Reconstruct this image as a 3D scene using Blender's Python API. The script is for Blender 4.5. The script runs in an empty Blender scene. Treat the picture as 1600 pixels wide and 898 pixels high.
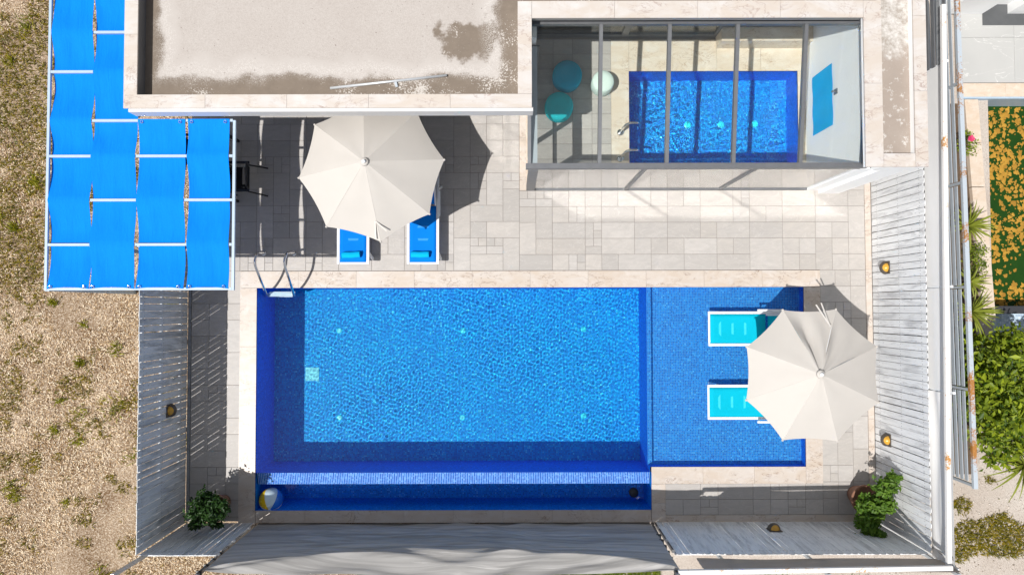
import bpy, math, random
import numpy as np
from mathutils import Vector, Matrix

random.seed(7)
rng = np.random.default_rng(11)
R = math.radians
S = bpy.context.scene
C = S.collection

# ------------------------------------------------------------------ camera, sky, sun
H = 14.2                                     # height of the drone above the terrace (m)
FPX, PW, PH = 1067.0, 1600.0, 898.0          # focal length in photo pixels, photo size
TILT, ROLL = math.atan(31.0 / FPX), R(-0.12)
cam_d = bpy.data.cameras.new('camera')
cam = bpy.data.objects.new('camera', cam_d)
C.objects.link(cam)
cam_d.sensor_fit = 'HORIZONTAL'
cam_d.sensor_width = 36.0
cam_d.lens = 36.0 * FPX / PW
cam_d.clip_start, cam_d.clip_end = 0.1, 600.0
cam.location = (0, 0, H)
CR = Matrix.Rotation(ROLL, 3, 'Z') @ Matrix.Rotation(TILT, 3, 'X')
cam.rotation_euler = CR.to_euler()
S.camera = cam

SX, SY = 0.45, 0.29                          # shadow shift per metre of height
SUN_EL = math.atan(1.0 / math.hypot(SX, SY))
SUN_AZ = math.atan2(-SY, -SX)                # the sun stands to the lower left
world = bpy.data.worlds.new('World')
S.world = world
world.use_nodes = True
wn = world.node_tree
sky = wn.nodes.new('ShaderNodeTexSky')
sky.sky_type = 'NISHITA'
sky.sun_disc = False
sky.sun_elevation = SUN_EL
sky.sun_rotation = math.pi / 2 - SUN_AZ
sky.dust_density = 1.0
bg = wn.nodes['Background']
bg.inputs['Strength'].default_value = 0.098
sky_sat = wn.nodes.new('ShaderNodeHueSaturation')      # sky colour muted so that shaded surfaces turn neutral
sky_sat.inputs['Saturation'].default_value = 0.32
wn.links.new(sky.outputs['Color'], sky_sat.inputs['Color'])
wn.links.new(sky_sat.outputs['Color'], bg.inputs['Color'])
sun_d = bpy.data.lights.new('sun', 'SUN')
sun_d.energy = 4.5
sun_d.angle = R(0.5)
sun_d.cycles.is_caustics_light = True       # lets the rippled water focus the sun on the pool floor
sun_d.color = (1.0, 0.975, 0.935)
sun = bpy.data.objects.new('sun', sun_d)
C.objects.link(sun)
sun.rotation_euler = Vector((SX, SY, -1.0)).to_track_quat('-Z', 'Y').to_euler()
sun.location = (-20, -13, 40)
S.view_settings.view_transform = 'Standard'
S.view_settings.look = 'None'
S.view_settings.exposure = 0.12
S.view_settings.gamma = 1.0
S.cycles.max_bounces = 10
S.cycles.transparent_max_bounces = 16
S.cycles.blur_glossy = 0.0
S.cycles.use_guiding = True
S.cycles.use_surface_guiding = True
S.cycles.sample_clamp_indirect = 0.0


def W(px, py, z=0.0):
    """Point of the place seen at a photo pixel, at height z."""
    d = CR @ Vector(((px - PW / 2) / FPX, -(py - PH / 2) / FPX, -1.0))
    t = (z - H) / d.z
    return Vector((d.x * t, d.y * t, z))


def X(px, z=0.0, py=480):
    return W(px, py, z).x


def Y(py, z=0.0, px=800):
    return W(px, py, z).y


# ------------------------------------------------------------------ mesh helpers
class MB:
    def __init__(s):
        s.v, s.f = [], []

    def add(s, vs, fs):
        b = len(s.v)
        s.v += [tuple(v) for v in vs]
        s.f += [tuple(i + b for i in f) for f in fs]
        return s

    def box(s, x0, x1, y0, y1, z0, z1):
        x0, x1 = min(x0, x1), max(x0, x1)
        y0, y1 = min(y0, y1), max(y0, y1)
        z0, z1 = min(z0, z1), max(z0, z1)
        return s.add([(x0, y0, z0), (x1, y0, z0), (x1, y1, z0), (x0, y1, z0), (x0, y0, z1), (x1, y0, z1), (x1, y1, z1), (x0, y1, z1)],
                     [(3, 2, 1, 0), (4, 5, 6, 7), (0, 1, 5, 4), (1, 2, 6, 5), (2, 3, 7, 6), (3, 0, 4, 7)])

    def bar(s, p, q, w, h, up=(0, 0, 1)):
        """A straight bar of section w x h from p to q."""
        p, q = Vector(p), Vector(q)
        d = (q - p).normalized()
        u = Vector(up)
        if abs(d.dot(u)) > 0.98:
            u = Vector((0, 1, 0))
        a = d.cross(u).normalized() * (w / 2)
        b = a.cross(d).normalized() * (h / 2)
        vs = [p - a - b, p + a - b, p + a + b, p - a + b, q - a - b, q + a - b, q + a + b, q - a + b]
        return s.add(vs, [(0, 1, 2, 3), (7, 6, 5, 4), (4, 5, 1, 0), (5, 6, 2, 1), (6, 7, 3, 2), (7, 4, 0, 3)])

    def prism(s, poly, z0, z1):
        n = len(poly)
        vs = [(p[0], p[1], z0) for p in poly] + [(p[0], p[1], z1) for p in poly]
        fs = [tuple(reversed(range(n))), tuple(range(n, 2 * n))]
        fs += [(i, (i + 1) % n, n + (i + 1) % n, n + i) for i in range(n)]
        return s.add(vs, fs)

    def tube(s, path, r, n=8, cap=True):
        path = [Vector(p) for p in path]
        rs = r if isinstance(r, (list, tuple)) else [r] * len(path)
        vs, fs = [], []
        prev = None
        for i, p in enumerate(path):
            d = (path[min(i + 1, len(path) - 1)] - path[max(i - 1, 0)]).normalized()
            if prev is None:
                a = d.orthogonal().normalized()
            else:
                a = (prev - d * prev.dot(d)).normalized()
            prev = a
            b = d.cross(a)
            for k in range(n):
                t = 2 * math.pi * k / n
                vs.append(p + (a * math.cos(t) + b * math.sin(t)) * rs[i])
        for i in range(len(path) - 1):
            for k in range(n):
                fs.append((i * n + k, i * n + (k + 1) % n, (i + 1) * n + (k + 1) % n, (i + 1) * n + k))
        if cap:
            fs.append(tuple(reversed(range(n))))
            fs.append(tuple((len(path) - 1) * n + k for k in range(n)))
        return s.add(vs, fs)

    def lathe(s, c, prof, n=24):
        """prof: list of (radius, z) from the bottom up, closed by caps."""
        vs, fs = [], []
        for r, z in prof:
            for k in range(n):
                t = 2 * math.pi * k / n
                vs.append((c[0] + r * math.cos(t), c[1] + r * math.sin(t), c[2] + z))
        for i in range(len(prof) - 1):
            for k in range(n):
                fs.append((i * n + k, i * n + (k + 1) % n, (i + 1) * n + (k + 1) % n, (i + 1) * n + k))
        fs.append(tuple(reversed(range(n))))
        fs.append(tuple((len(prof) - 1) * n + k for k in range(n)))
        return s.add(vs, fs)

    def grid(s, fn, nu, nv):
        vs = [fn(i / nu, j / nv) for j in range(nv + 1) for i in range(nu + 1)]
        fs = [(j * (nu + 1) + i, j * (nu + 1) + i + 1, (j + 1) * (nu + 1) + i + 1, (j + 1) * (nu + 1) + i) for j in range(nv) for i in range(nu)]
        return s.add(vs, fs)

    def build(s, name, mat, parent=None, smooth=False, bevel=0.0, solid=0.0):
        off = Vector((0, 0, 0))
        p = parent
        while p is not None:
            off += p.location
            p = p.parent
        me = bpy.data.meshes.new(name)
        me.from_pydata([(v[0] - off.x, v[1] - off.y, v[2] - off.z) for v in s.v], [], s.f)
        if smooth:
            me.shade_smooth()
        me.materials.append(mat)
        o = bpy.data.objects.new(name, me)
        C.objects.link(o)
        o.parent = parent
        if solid:
            m = o.modifiers.new('thickness', 'SOLIDIFY')
            m.thickness = solid
            m.offset = 0
            m.use_rim = not smooth
        if bevel:
            m = o.modifiers.new('bevel', 'BEVEL')
            m.width = bevel
            m.segments = 2
            m.limit_method = 'ANGLE'
        return o


def box(*a):
    return MB().box(*a)


def fast(name, verts, quads, mat, parent=None):
    """A mesh from arrays: verts (n,3), quads (m,4)."""
    off = parent.location if parent is not None else (0, 0, 0)
    verts = np.asarray(verts, dtype=np.float32) - np.asarray(off, dtype=np.float32)
    quads = np.asarray(quads, dtype=np.int32)
    me = bpy.data.meshes.new(name)
    me.vertices.add(len(verts))
    me.vertices.foreach_set('co', verts.ravel())
    me.loops.add(quads.size)
    me.loops.foreach_set('vertex_index', quads.ravel())
    me.polygons.add(len(quads))
    me.polygons.foreach_set('loop_start', np.arange(0, quads.size, quads.shape[1], dtype=np.int32))
    me.update(calc_edges=True)
    me.materials.append(mat)
    o = bpy.data.objects.new(name, me)
    C.objects.link(o)
    o.parent = parent
    return o


def thing(name, label, cat, loc=(0, 0, 0), group=None):
    o = bpy.data.objects.new(name, None)
    o.empty_display_size = 0.2
    C.objects.link(o)
    o.location = loc
    return tag(o, label, cat, group)


def tag(o, label, cat, group=None):
    o['label'], o['category'] = label, cat
    if group:
        o['group'] = group
    return o


def struct(o, label=None):
    o['kind'] = 'structure'
    if label:
        o['label'] = label
    return o


def stuff(o, label=None):
    o['kind'] = 'stuff'
    if label:
        o['label'] = label
    return o


def copy_tree(o, parent=None):
    c = o.copy()
    C.objects.link(c)
    c.parent = parent
    for ch in o.children:
        copy_tree(ch, c)
    return c


# ------------------------------------------------------------------ materials
class NT:
    def __init__(s, name):
        s.m = bpy.data.materials.new(name)
        s.m.use_nodes = True
        s.t = s.m.node_tree
        s.bsdf = s.t.nodes['Principled BSDF']
        s.out = s.t.nodes['Material Output']
        s.geo = s.n('ShaderNodeNewGeometry')
        s.oi = s.n('ShaderNodeObjectInfo')

    def n(s, typ, **kw):
        nd = s.t.nodes.new(typ)
        for k, v in kw.items():
            setattr(nd, k, v)
        return nd

    def set(s, sock, v):
        if hasattr(v, 'is_output') or isinstance(v, bpy.types.NodeSocket):
            s.t.links.new(v, sock)
        elif isinstance(v, (tuple, list)) and len(v) == 3 and sock.type == 'RGBA':
            sock.default_value = (*v, 1)
        else:
            sock.default_value = v

    def math(s, op, a, b=0.0, c=0.0, clamp=False):
        nd = s.n('ShaderNodeMath', operation=op, use_clamp=clamp)
        s.set(nd.inputs[0], a)
        s.set(nd.inputs[1], b)
        if op in ('MULTIPLY_ADD', 'COMPARE', 'SMOOTH_MIN', 'WRAP'):
            s.set(nd.inputs[2], c)
        return nd.outputs[0]

    def vmath(s, op, a, b=(0, 0, 0)):
        nd = s.n('ShaderNodeVectorMath', operation=op)
        s.set(nd.inputs[0], a)
        if op == 'SCALE':
            s.set(nd.inputs[3], b)
        else:
            s.set(nd.inputs[1], b)
        return nd.outputs[0]

    def pos(s, scale=(1, 1, 1), rnd=0.0, rot=0.0):
        """World position, shifted per object by rnd, turned by rot, stretched by scale."""
        p = s.geo.outputs['Position']
        if rnd:
            p = s.vmath('ADD', p, s.vmath('SCALE', (37.0, 61.0, 13.0), s.math('MULTIPLY', s.oi.outputs['Random'], rnd)))
        mp = s.n('ShaderNodeMapping')
        s.set(mp.inputs['Vector'], p)
        mp.inputs['Rotation'].default_value = (0, 0, rot)
        mp.inputs['Scale'].default_value = scale
        return mp.outputs[0]

    def noise(s, vec, scale, detail=4.0, rough=0.55, dist=0.0):
        nd = s.n('ShaderNodeTexNoise')
        s.set(nd.inputs['Vector'], vec)
        nd.inputs['Scale'].default_value = scale
        nd.inputs['Detail'].default_value = detail
        nd.inputs['Roughness'].default_value = rough
        nd.inputs['Distortion'].default_value = dist
        return nd.outputs['Fac']

    def ramp(s, fac, stops, interp='LINEAR'):
        nd = s.n('ShaderNodeValToRGB')
        s.set(nd.inputs[0], fac)
        cr = nd.color_ramp
        cr.interpolation = interp
        while len(cr.elements) < len(stops):
            cr.elements.new(0.5)
        for e, (p, c) in zip(cr.elements, stops):
            e.position = p
            e.color = (c, c, c, 1) if isinstance(c, (int, float)) else (*c, 1)
        return nd.outputs[0]

    def mix(s, fac, a, b, blend='MIX'):
        nd = s.n('ShaderNodeMix', data_type='RGBA', blend_type=blend)
        s.set(nd.inputs[0], fac)
        s.set(nd.inputs[6], a)
        s.set(nd.inputs[7], b)
        return nd.outputs[2]

    def range(s, v, a, b, c=0.0, d=1.0):
        nd = s.n('ShaderNodeMapRange')
        s.set(nd.inputs[0], v)
        for i, x in enumerate((a, b, c, d)):
            s.set(nd.inputs[i + 1], x)
        return nd.outputs[0]

    def bump(s, h, strength=0.3, dist=0.01):
        nd = s.n('ShaderNodeBump')
        s.set(nd.inputs['Height'], h)
        nd.inputs['Strength'].default_value = strength
        nd.inputs['Distance'].default_value = dist
        s.t.links.new(nd.outputs[0], s.bsdf.inputs['Normal'])

    def done(s, color, rough=0.6, metal=0.0, spec=None):
        s.set(s.bsdf.inputs['Base Color'], color)
        s.set(s.bsdf.inputs['Roughness'], rough)
        s.set(s.bsdf.inputs['Metallic'], metal)
        if spec is not None:
            s.bsdf.inputs['Specular IOR Level'].default_value = spec
        return s.m


def plain(name, col, rough=0.6, metal=0.0, var=0.12, scale=6.0, bump=0.0, rnd=1.0, detail=4.0):
    m = NT(name)
    nz = m.noise(m.pos(rnd=rnd), scale, detail)
    c = m.mix(nz, tuple(x * (1 - var) for x in col), tuple(min(1, x * (1 + var)) for x in col))
    if bump:
        m.bump(m.noise(m.pos(), scale * 12, 3), bump, 0.004)
    return m.done(c, rough, metal)


def mat_paver(name, base, var=0.13):
    m = NT(name)
    r = m.oi.outputs['Random']
    c = m.mix(r, tuple(x * (1 - var) for x in base), tuple(x * (1 + var) for x in base))
    tint = m.math('FRACT', m.math('MULTIPLY', r, 17.3))
    c = m.mix(m.math('MULTIPLY', tint, 0.35), c, (base[0] * 1.02, base[1] * 0.96, base[2] * 0.88))
    p = m.pos((1, 2.6, 1), 1.0, R(-38))
    cloud = m.noise(p, 2.6, 6, 0.6, 1.4)
    c = m.mix(m.range(cloud, 0.35, 0.68, 0.0, 0.55), c, tuple(x * 0.80 for x in base))
    vein = m.math('ABSOLUTE', m.math('SUBTRACT', m.noise(p, 1.5, 5, 0.55, 2.4), 0.5))
    c = m.mix(m.range(vein, 0.0, 0.018, 0.42, 0.0), c, tuple(min(1, x * 1.28) for x in base))
    grit = m.noise(m.pos(), 46, 3, 0.7)
    c = m.mix(m.range(grit, 0.3, 0.7, 0.0, 0.16), c, tuple(x * 0.72 for x in base))
    m.bump(m.noise(m.pos(), 30, 5), 0.25, 0.004)
    return m.done(c, 0.55)


def mat_marble(name, base, vein, amount=0.75, scale=1.0):
    m = NT(name)
    p = m.pos((1.0, 2.4, 1.0), 1.0, R(-52))
    cloud = m.noise(p, 1.8 * scale, 6, 0.6, 1.0)
    c = m.mix(m.range(cloud, 0.36, 0.60, 0, 1.0), base, tuple(b * k for b, k in zip(base, (0.93, 0.87, 0.80))))
    v1 = m.math('ABSOLUTE', m.math('SUBTRACT', m.noise(p, 1.9 * scale, 7, 0.62, 1.9), 0.5))
    gate = m.range(m.noise(m.pos(rnd=1.0), 2.2 * scale, 3), 0.46, 0.60)
    c = m.mix(m.math('MULTIPLY', m.range(v1, 0.0, 0.020, amount, 0.0), gate), c, vein)
    patch = m.range(m.noise(m.pos(rnd=1.7), 5.5 * scale, 6, 0.68, 0.8), 0.64, 0.73, 0.0, 0.7)
    c = m.mix(patch, c, tuple(v * 1.25 for v in vein))
    pale = m.range(m.noise(m.pos(rnd=0.6), 3.4 * scale, 5, 0.6, 0.6), 0.56, 0.68, 0.0, 0.55)
    c = m.mix(pale, c, (min(1, base[0] * 1.12), min(1, base[1] * 1.14), min(1, base[2] * 1.16)))
    grit = m.noise(m.pos(), 60, 2)
    c = m.mix(m.range(grit, 0.35, 0.7, 0.0, 0.10), c, tuple(b * 0.6 for b in base))
    return m.done(c, 0.42)


def mat_mosaic(name, tones, grout, s=0.036, gw=0.10, rough=0.55, spec=0.12):
    """Square glass mosaic: every little tile has its own tone, recessed pale joints."""
    m = NT(name)
    p = m.vmath('SCALE', m.geo.outputs['Position'], 1.0 / s)
    p = m.vmath('ADD', p, (0.31, 0.37, 0.5))
    cell = m.vmath('FLOOR', p)
    fr = m.vmath('FRACTION', p)
    e = m.vmath('MINIMUM', fr, m.vmath('SUBTRACT', (1, 1, 1), fr))
    nabs = m.vmath('SCALE', m.vmath('ABSOLUTE', m.geo.outputs['True Normal']), 4.0)
    e = m.vmath('ADD', e, nabs)
    sep = m.n('ShaderNodeSeparateXYZ')
    m.set(sep.inputs[0], e)
    d = m.math('MINIMUM', m.math('MINIMUM', sep.outputs[0], sep.outputs[1]), sep.outputs[2])
    wn_ = m.n('ShaderNodeTexWhiteNoise', noise_dimensions='3D')
    m.set(wn_.inputs['Vector'], cell)
    c = m.ramp(wn_.outputs['Value'], tones, 'CONSTANT')
    big = m.noise(m.pos(), 1.3, 3)
    c = m.mix(m.range(big, 0.3, 0.7, 0.0, 0.22), c, (0.0, 0.12, 0.50))
    c = m.mix(m.range(d, gw, gw + 0.05, 1.0, 0.0), c, grout)
    return m.done(c, rough, spec=spec)


def mat_glass(name, tint, rough, body=0.0, body_col=(0.5, 0.5, 0.5), fres=1.35, ior=1.5, bump=None):
    """A clear sheet: lets light through, mirrors by angle, with a little dust."""
    m = NT(name)
    tr = m.n('ShaderNodeBsdfTransparent')
    tr.inputs[0].default_value = (*tint, 1)
    gl = m.n('ShaderNodeBsdfGlossy')
    gl.inputs['Roughness'].default_value = rough
    if bump:
        bn = m.n('ShaderNodeBump')
        m.set(bn.inputs['Height'], m.noise(m.pos(), bump[0], 3, 0.6, 0.4))
        bn.inputs['Strength'].default_value = bump[1]
        bn.inputs['Distance'].default_value = bump[2]
        m.set(gl.inputs['Normal'], bn.outputs[0])
    dn = m.n('ShaderNodeVectorMath', operation='DOT_PRODUCT')
    m.set(dn.inputs[0], m.geo.outputs['Normal'])
    m.set(dn.inputs[1], m.geo.outputs['Incoming'])
    r0 = ((ior - 1) / (ior + 1)) ** 2
    graz = m.math('POWER', m.math('SUBTRACT', 1.0, m.math('ABSOLUTE', dn.outputs['Value']), clamp=True), 5.0)
    f = m.math('MULTIPLY', m.math('MULTIPLY_ADD', graz, 1 - r0, r0), fres, clamp=True)
    mx = m.n('ShaderNodeMixShader')
    m.set(mx.inputs[0], f)
    m.set(mx.inputs[1], tr.outputs[0])
    m.set(mx.inputs[2], gl.outputs[0])
    last = mx.outputs[0]
    if body:
        df = m.n('ShaderNodeBsdfDiffuse')
        df.inputs[0].default_value = (*body_col, 1)
        m2 = m.n('ShaderNodeMixShader')
        dust = m.range(m.noise(m.pos(), 3.0, 5, 0.6), 0.35, 0.75, body * 0.5, body * 1.6)
        m.set(m2.inputs[0], dust)
        m.set(m2.inputs[1], last)
        m.set(m2.inputs[2], df.outputs[0])
        last = m2.outputs[0]
    m.set(m.out.inputs[0], last)
    return m.m


def mat_cloth(name, col, trans=0.15, trans_col=None, weave=220.0, var=0.06, rough=0.85, crease=0.0, painted_wrinkles=False):
    m = NT(name)
    nz = m.noise(m.pos(rnd=1.0), 2.4, 5, 0.6)
    c = m.mix(nz, tuple(x * (1 - var) for x in col), tuple(min(1, x * (1 + var)) for x in col))
    if painted_wrinkles:                                   # light and dark of wrinkles painted as bands along the net
        rb = m.noise(m.pos((0.25, 1.0, 13.0)), 1.0, 5, 0.65, 0.6)
        c = m.mix(m.range(rb, 0.38, 0.60, 0.0, 0.85), c, tuple(x * 0.55 for x in col))
        r2 = m.range(m.noise(m.pos((0.35, 1.0, 16.0), rot=0.02), 1.0, 5, 0.7, 0.9), 0.58, 0.70, 0.0, 0.6)
        c = m.mix(r2, c, tuple(min(1, x * 1.5) for x in col))
    if crease:                                 # soft creases along the strip
        m.bump(m.noise(m.pos((1.0, 0.13, 1.0), 1.0), 13, 4, 0.55, 0.5), crease, 0.03)
    else:
        m.bump(m.noise(m.pos(), weave, 2), 0.15, 0.002)
    m.done(c, rough, spec=0.15)
    tl = m.n('ShaderNodeBsdfTranslucent')
    tl.inputs[0].default_value = (*(trans_col or col), 1)
    mx = m.n('ShaderNodeMixShader')
    mx.inputs[0].default_value = trans
    m.set(mx.inputs[1], m.bsdf.outputs[0])
    m.set(mx.inputs[2], tl.outputs[0])
    m.set(m.out.inputs[0], mx.outputs[0])
    return m.m


def mat_leaf(name, a, b, trans=0.3, scale=3.0, rough=0.5):
    m = NT(name)
    ri = m.geo.outputs['Random Per Island']
    c = m.mix(ri, a, b)
    nz = m.noise(m.pos(), scale, 3)
    c = m.mix(m.range(nz, 0.35, 0.7, 0, 0.5), c, tuple(x * 0.55 for x in a))
    m.done(c, rough, spec=0.3)
    tl = m.n('ShaderNodeBsdfTranslucent')
    m.set(tl.inputs[0], m.mix(0.5, c, (b[0] * 1.3, b[1] * 1.4, b[2])))
    mx = m.n('ShaderNodeMixShader')
    mx.inputs[0].default_value = trans
    m.set(mx.inputs[1], m.bsdf.outputs[0])
    m.set(mx.inputs[2], tl.outputs[0])
    m.set(m.out.inputs[0], mx.outputs[0])
    return m.m


def mat_board(name, base, dirt):
    """Whitewashed boards, the paint worn through along the grain."""
    m = NT(name)
    g = m.pos((1, 1, 0.16), 1.0)
    c = m.mix(m.oi.outputs['Random'], tuple(x * 0.90 for x in base), base)
    wear = m.noise(g, 7.0, 6, 0.68, 0.5)
    c = m.mix(m.range(wear, 0.48, 0.66, 0.0, 0.8), c, dirt)
    grain = m.noise(m.pos((1, 1, 0.05), 1.0), 60.0, 3, 0.6)
    c = m.mix(m.range(grain, 0.45, 0.75, 0.0, 0.35), c, dirt)
    pk = m.range(m.noise(m.pos((1, 1, 0.5), 1.0), 14, 4, 0.7), 0.62, 0.74, 0.0, 0.6)
    c = m.mix(pk, c, tuple(x * 0.55 for x in dirt))
    m.bump(grain, 0.3, 0.003)
    return m.done(c, 0.7)


def mat_rusty(name, paint, rust, lo=0.5, hi=0.62, scale=2.0):
    m = NT(name)
    n1 = m.noise(m.pos((1.0, 0.8, 1.0)), scale, 5, 0.65)
    n2 = m.noise(m.pos(), 30, 3, 0.7)
    f = m.range(m.math('ADD', n1, m.math('MULTIPLY', m.math('SUBTRACT', n2, 0.5), 0.35)), lo, hi)
    rc = m.mix(n2, rust, tuple(x * 0.55 for x in rust))
    spots = m.range(m.noise(m.pos(), 22, 2), 0.68, 0.74, 0.0, 0.7)
    c = m.mix(spots, paint, rust)
    c = m.mix(f, c, rc)
    return m.done(c, 0.6)


MOSAIC_DEEP = [(0.0, (0.0, 0.20, 0.60)), (0.18, (0.0, 0.28, 0.72)), (0.42, (0.0, 0.37, 0.82)), (0.66, (0.0, 0.46, 0.88)),
               (0.86, (0.0, 0.58, 0.90)), (0.96, (0.08, 0.72, 0.92))]
MOSAIC_SHELF = [(0.0, (0.0, 0.13, 0.50)), (0.2, (0.0, 0.20, 0.64)), (0.5, (0.0, 0.26, 0.74)), (0.8, (0.01, 0.33, 0.80)), (0.95, (0.08, 0.46, 0.84))]
M_TILE = mat_paver('stone_paver', (0.435, 0.408, 0.385))
M_GROUT = plain('grout', (0.23, 0.205, 0.185), 0.9, scale=20)
M_MARBLE = mat_marble('cream_marble', (0.55, 0.495, 0.45), (0.22, 0.135, 0.09), 0.95)
M_CAP = mat_marble('rose_marble', (0.58, 0.545, 0.52), (0.30, 0.20, 0.165), 0.85, 0.8)
M_TRAV = mat_marble('travertine', (0.62, 0.53, 0.445), (0.40, 0.28, 0.18), 0.5, 1.6)
M_DEEP = mat_mosaic('pool_mosaic', MOSAIC_DEEP, (0.02, 0.30, 0.62), 0.034, 0.08)
M_PLUNGE = mat_mosaic('plunge_mosaic', [(p, (c[0], c[1] * .72, c[2] * .86)) for p, c in MOSAIC_DEEP], (0.01, 0.22, 0.55), 0.034, 0.08)
M_WALLM = mat_mosaic('pool_wall_mosaic', [(p, (c[0], c[1] * 0.8, min(1, c[2] * 1.25))) for p, c in MOSAIC_SHELF], (0.01, 0.26, 0.72), 0.034, 0.08)
M_SHELF = mat_mosaic('shelf_mosaic', MOSAIC_SHELF, (0.12, 0.38, 0.66), 0.034, 0.09)
M_WEIR = mat_mosaic('weir_mosaic_painted_sheen', [(0.0, (0.01, 0.10, 0.46)), (0.5, (0.03, 0.17, 0.56)), (0.85, (0.10, 0.28, 0.64))], (0.36, 0.52, 0.78), 0.036, 0.08, 0.25, 0.5)  # sky reflection on the wet weir is put into the pale joint colour
M_WATER = mat_glass('water', (0.84, 0.96, 1.0), 0.03, ior=1.33, fres=1.0, bump=(9.0, 0.08, 0.03))
M_GLASS_ROOF = mat_glass('roof_glass', (0.97, 0.985, 0.975), 0.03, 0.006, (0.5, 0.52, 0.5), fres=0.8)
M_GLASS_FRONT = mat_glass('front_glass', (0.97, 0.98, 0.975), 0.09, 0.008, (0.5, 0.5, 0.48), fres=1.9)
M_WIN = mat_glass('dark_window_glass', (0.55, 0.58, 0.57), 0.03, 0.04, (0.2, 0.2, 0.2))
M_ALU = plain('grey_aluminium', (0.165, 0.17, 0.18), 0.42, 0.35, 0.18, 9)
M_ALU_L = plain('pale_grey_aluminium', (0.42, 0.46, 0.50), 0.4, 0.2, 0.12, 5)
M_WHITE = plain('white_plaster', (0.88, 0.88, 0.875), 0.8, var=0.05, scale=1.6, bump=0.15)
M_WPAINT = plain('white_paint', (0.80, 0.81, 0.82), 0.4, var=0.04)
M_BOARD = mat_board('whitewashed_board', (0.80, 0.805, 0.81), (0.40, 0.40, 0.41))
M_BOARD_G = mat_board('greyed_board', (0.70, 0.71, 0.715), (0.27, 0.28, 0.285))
M_PLANK = mat_board('grey_plank', (0.30, 0.31, 0.32), (0.16, 0.16, 0.17))
M_SCREW = plain('screw_head', (0.06, 0.06, 0.06), 0.5)
M_BLUE = mat_cloth('blue_shade_cloth', (0.0, 0.225, 0.84), 0.10, (0.0, 0.25, 0.9), 120, 0.12, crease=0.45)
M_PERG = plain('sky_blue_paint', (0.40, 0.50, 0.60), 0.4, var=0.10, scale=12)
M_UMB = mat_cloth('cream_canvas', (0.60, 0.565, 0.525), 0.14, (0.62, 0.55, 0.47), var=0.05)
M_SEAM = plain('seam', (0.62, 0.585, 0.545), 0.8)
M_SLING = mat_cloth('blue_sling', (0.0, 0.22, 0.78), 0.18, (0.0, 0.3, 0.9), 300)
M_TURQ = mat_cloth('turquoise_sling', (0.0, 0.49, 0.66), 0.18, (0.0, 0.5, 0.66), 300)
M_TOWEL = mat_cloth('towel', (0.0, 0.42, 0.80), 0.0, None, 90, 0.15)
M_TOWEL_H = mat_cloth('hung_towel', (0.0, 0.44, 0.84), 0.05, None, 90, 0.14)
M_CHROME = plain('polished_steel', (0.72, 0.72, 0.72), 0.13, 1.0, 0.03)
M_BLACK = plain('black_metal', (0.016, 0.016, 0.018), 0.45, var=0.1)
M_BLKNET = mat_cloth('black_sling', (0.02, 0.02, 0.022), 0.0)
M_TABLE = plain('dark_table_top', (0.05, 0.05, 0.055), 0.35)
M_SCREEN = mat_cloth('grey_windbreak_net', (0.54, 0.525, 0.51), 0.14, (0.50, 0.47, 0.44), 260, 0.10, painted_wrinkles=True)
M_SHEET = mat_cloth('pale_grey_sheet', (0.76, 0.75, 0.74), 0.10, None, 120, 0.04)
M_TERRA = plain('terracotta', (0.24, 0.115, 0.07), 0.8, var=0.25, scale=9, bump=0.3)
M_SOIL = plain('potting_soil', (0.035, 0.022, 0.015), 0.95, var=0.5, scale=40, bump=0.6)
M_BARK = plain('bark', (0.13, 0.085, 0.055), 0.9, var=0.35, scale=25, bump=0.5)
M_LEAF = mat_leaf('glossy_leaf', (0.055, 0.13, 0.012), (0.16, 0.27, 0.03))
M_LEAF_D = mat_leaf('dark_leaf', (0.012, 0.038, 0.008), (0.04, 0.10, 0.015))
M_LEAF_Y = mat_leaf('bright_leaf', (0.022, 0.068, 0.005), (0.36, 0.43, 0.025), 0.3)
M_YUCCA = mat_leaf('yucca_leaf', (0.12, 0.17, 0.02), (0.36, 0.38, 0.05), 0.2)
M_PETAL = plain('pink_petal', (0.55, 0.04, 0.13), 0.6, var=0.3)
M_BRASS = plain('aged_bronze', (0.10, 0.085, 0.07), 0.5, 0.3)
M_AMBER = plain('amber_glass', (0.58, 0.31, 0.04), 0.25, var=0.3, scale=14)
M_RUSTW = mat_rusty('rusted_white_rail', (0.72, 0.70, 0.68), (0.62, 0.27, 0.03), 0.60, 0.68, 1.6)
M_RUSTG = mat_rusty('rusted_grey_rail', (0.42, 0.47, 0.52), (0.46, 0.20, 0.045), 0.53, 0.60, 1.1)
M_ROOFM = plain('sheet_metal', (0.34, 0.335, 0.325), 0.5, 0.2, 0.08, 1.5)

# ------------------------------------------------------------------ ground
GZ = -0.12


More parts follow.
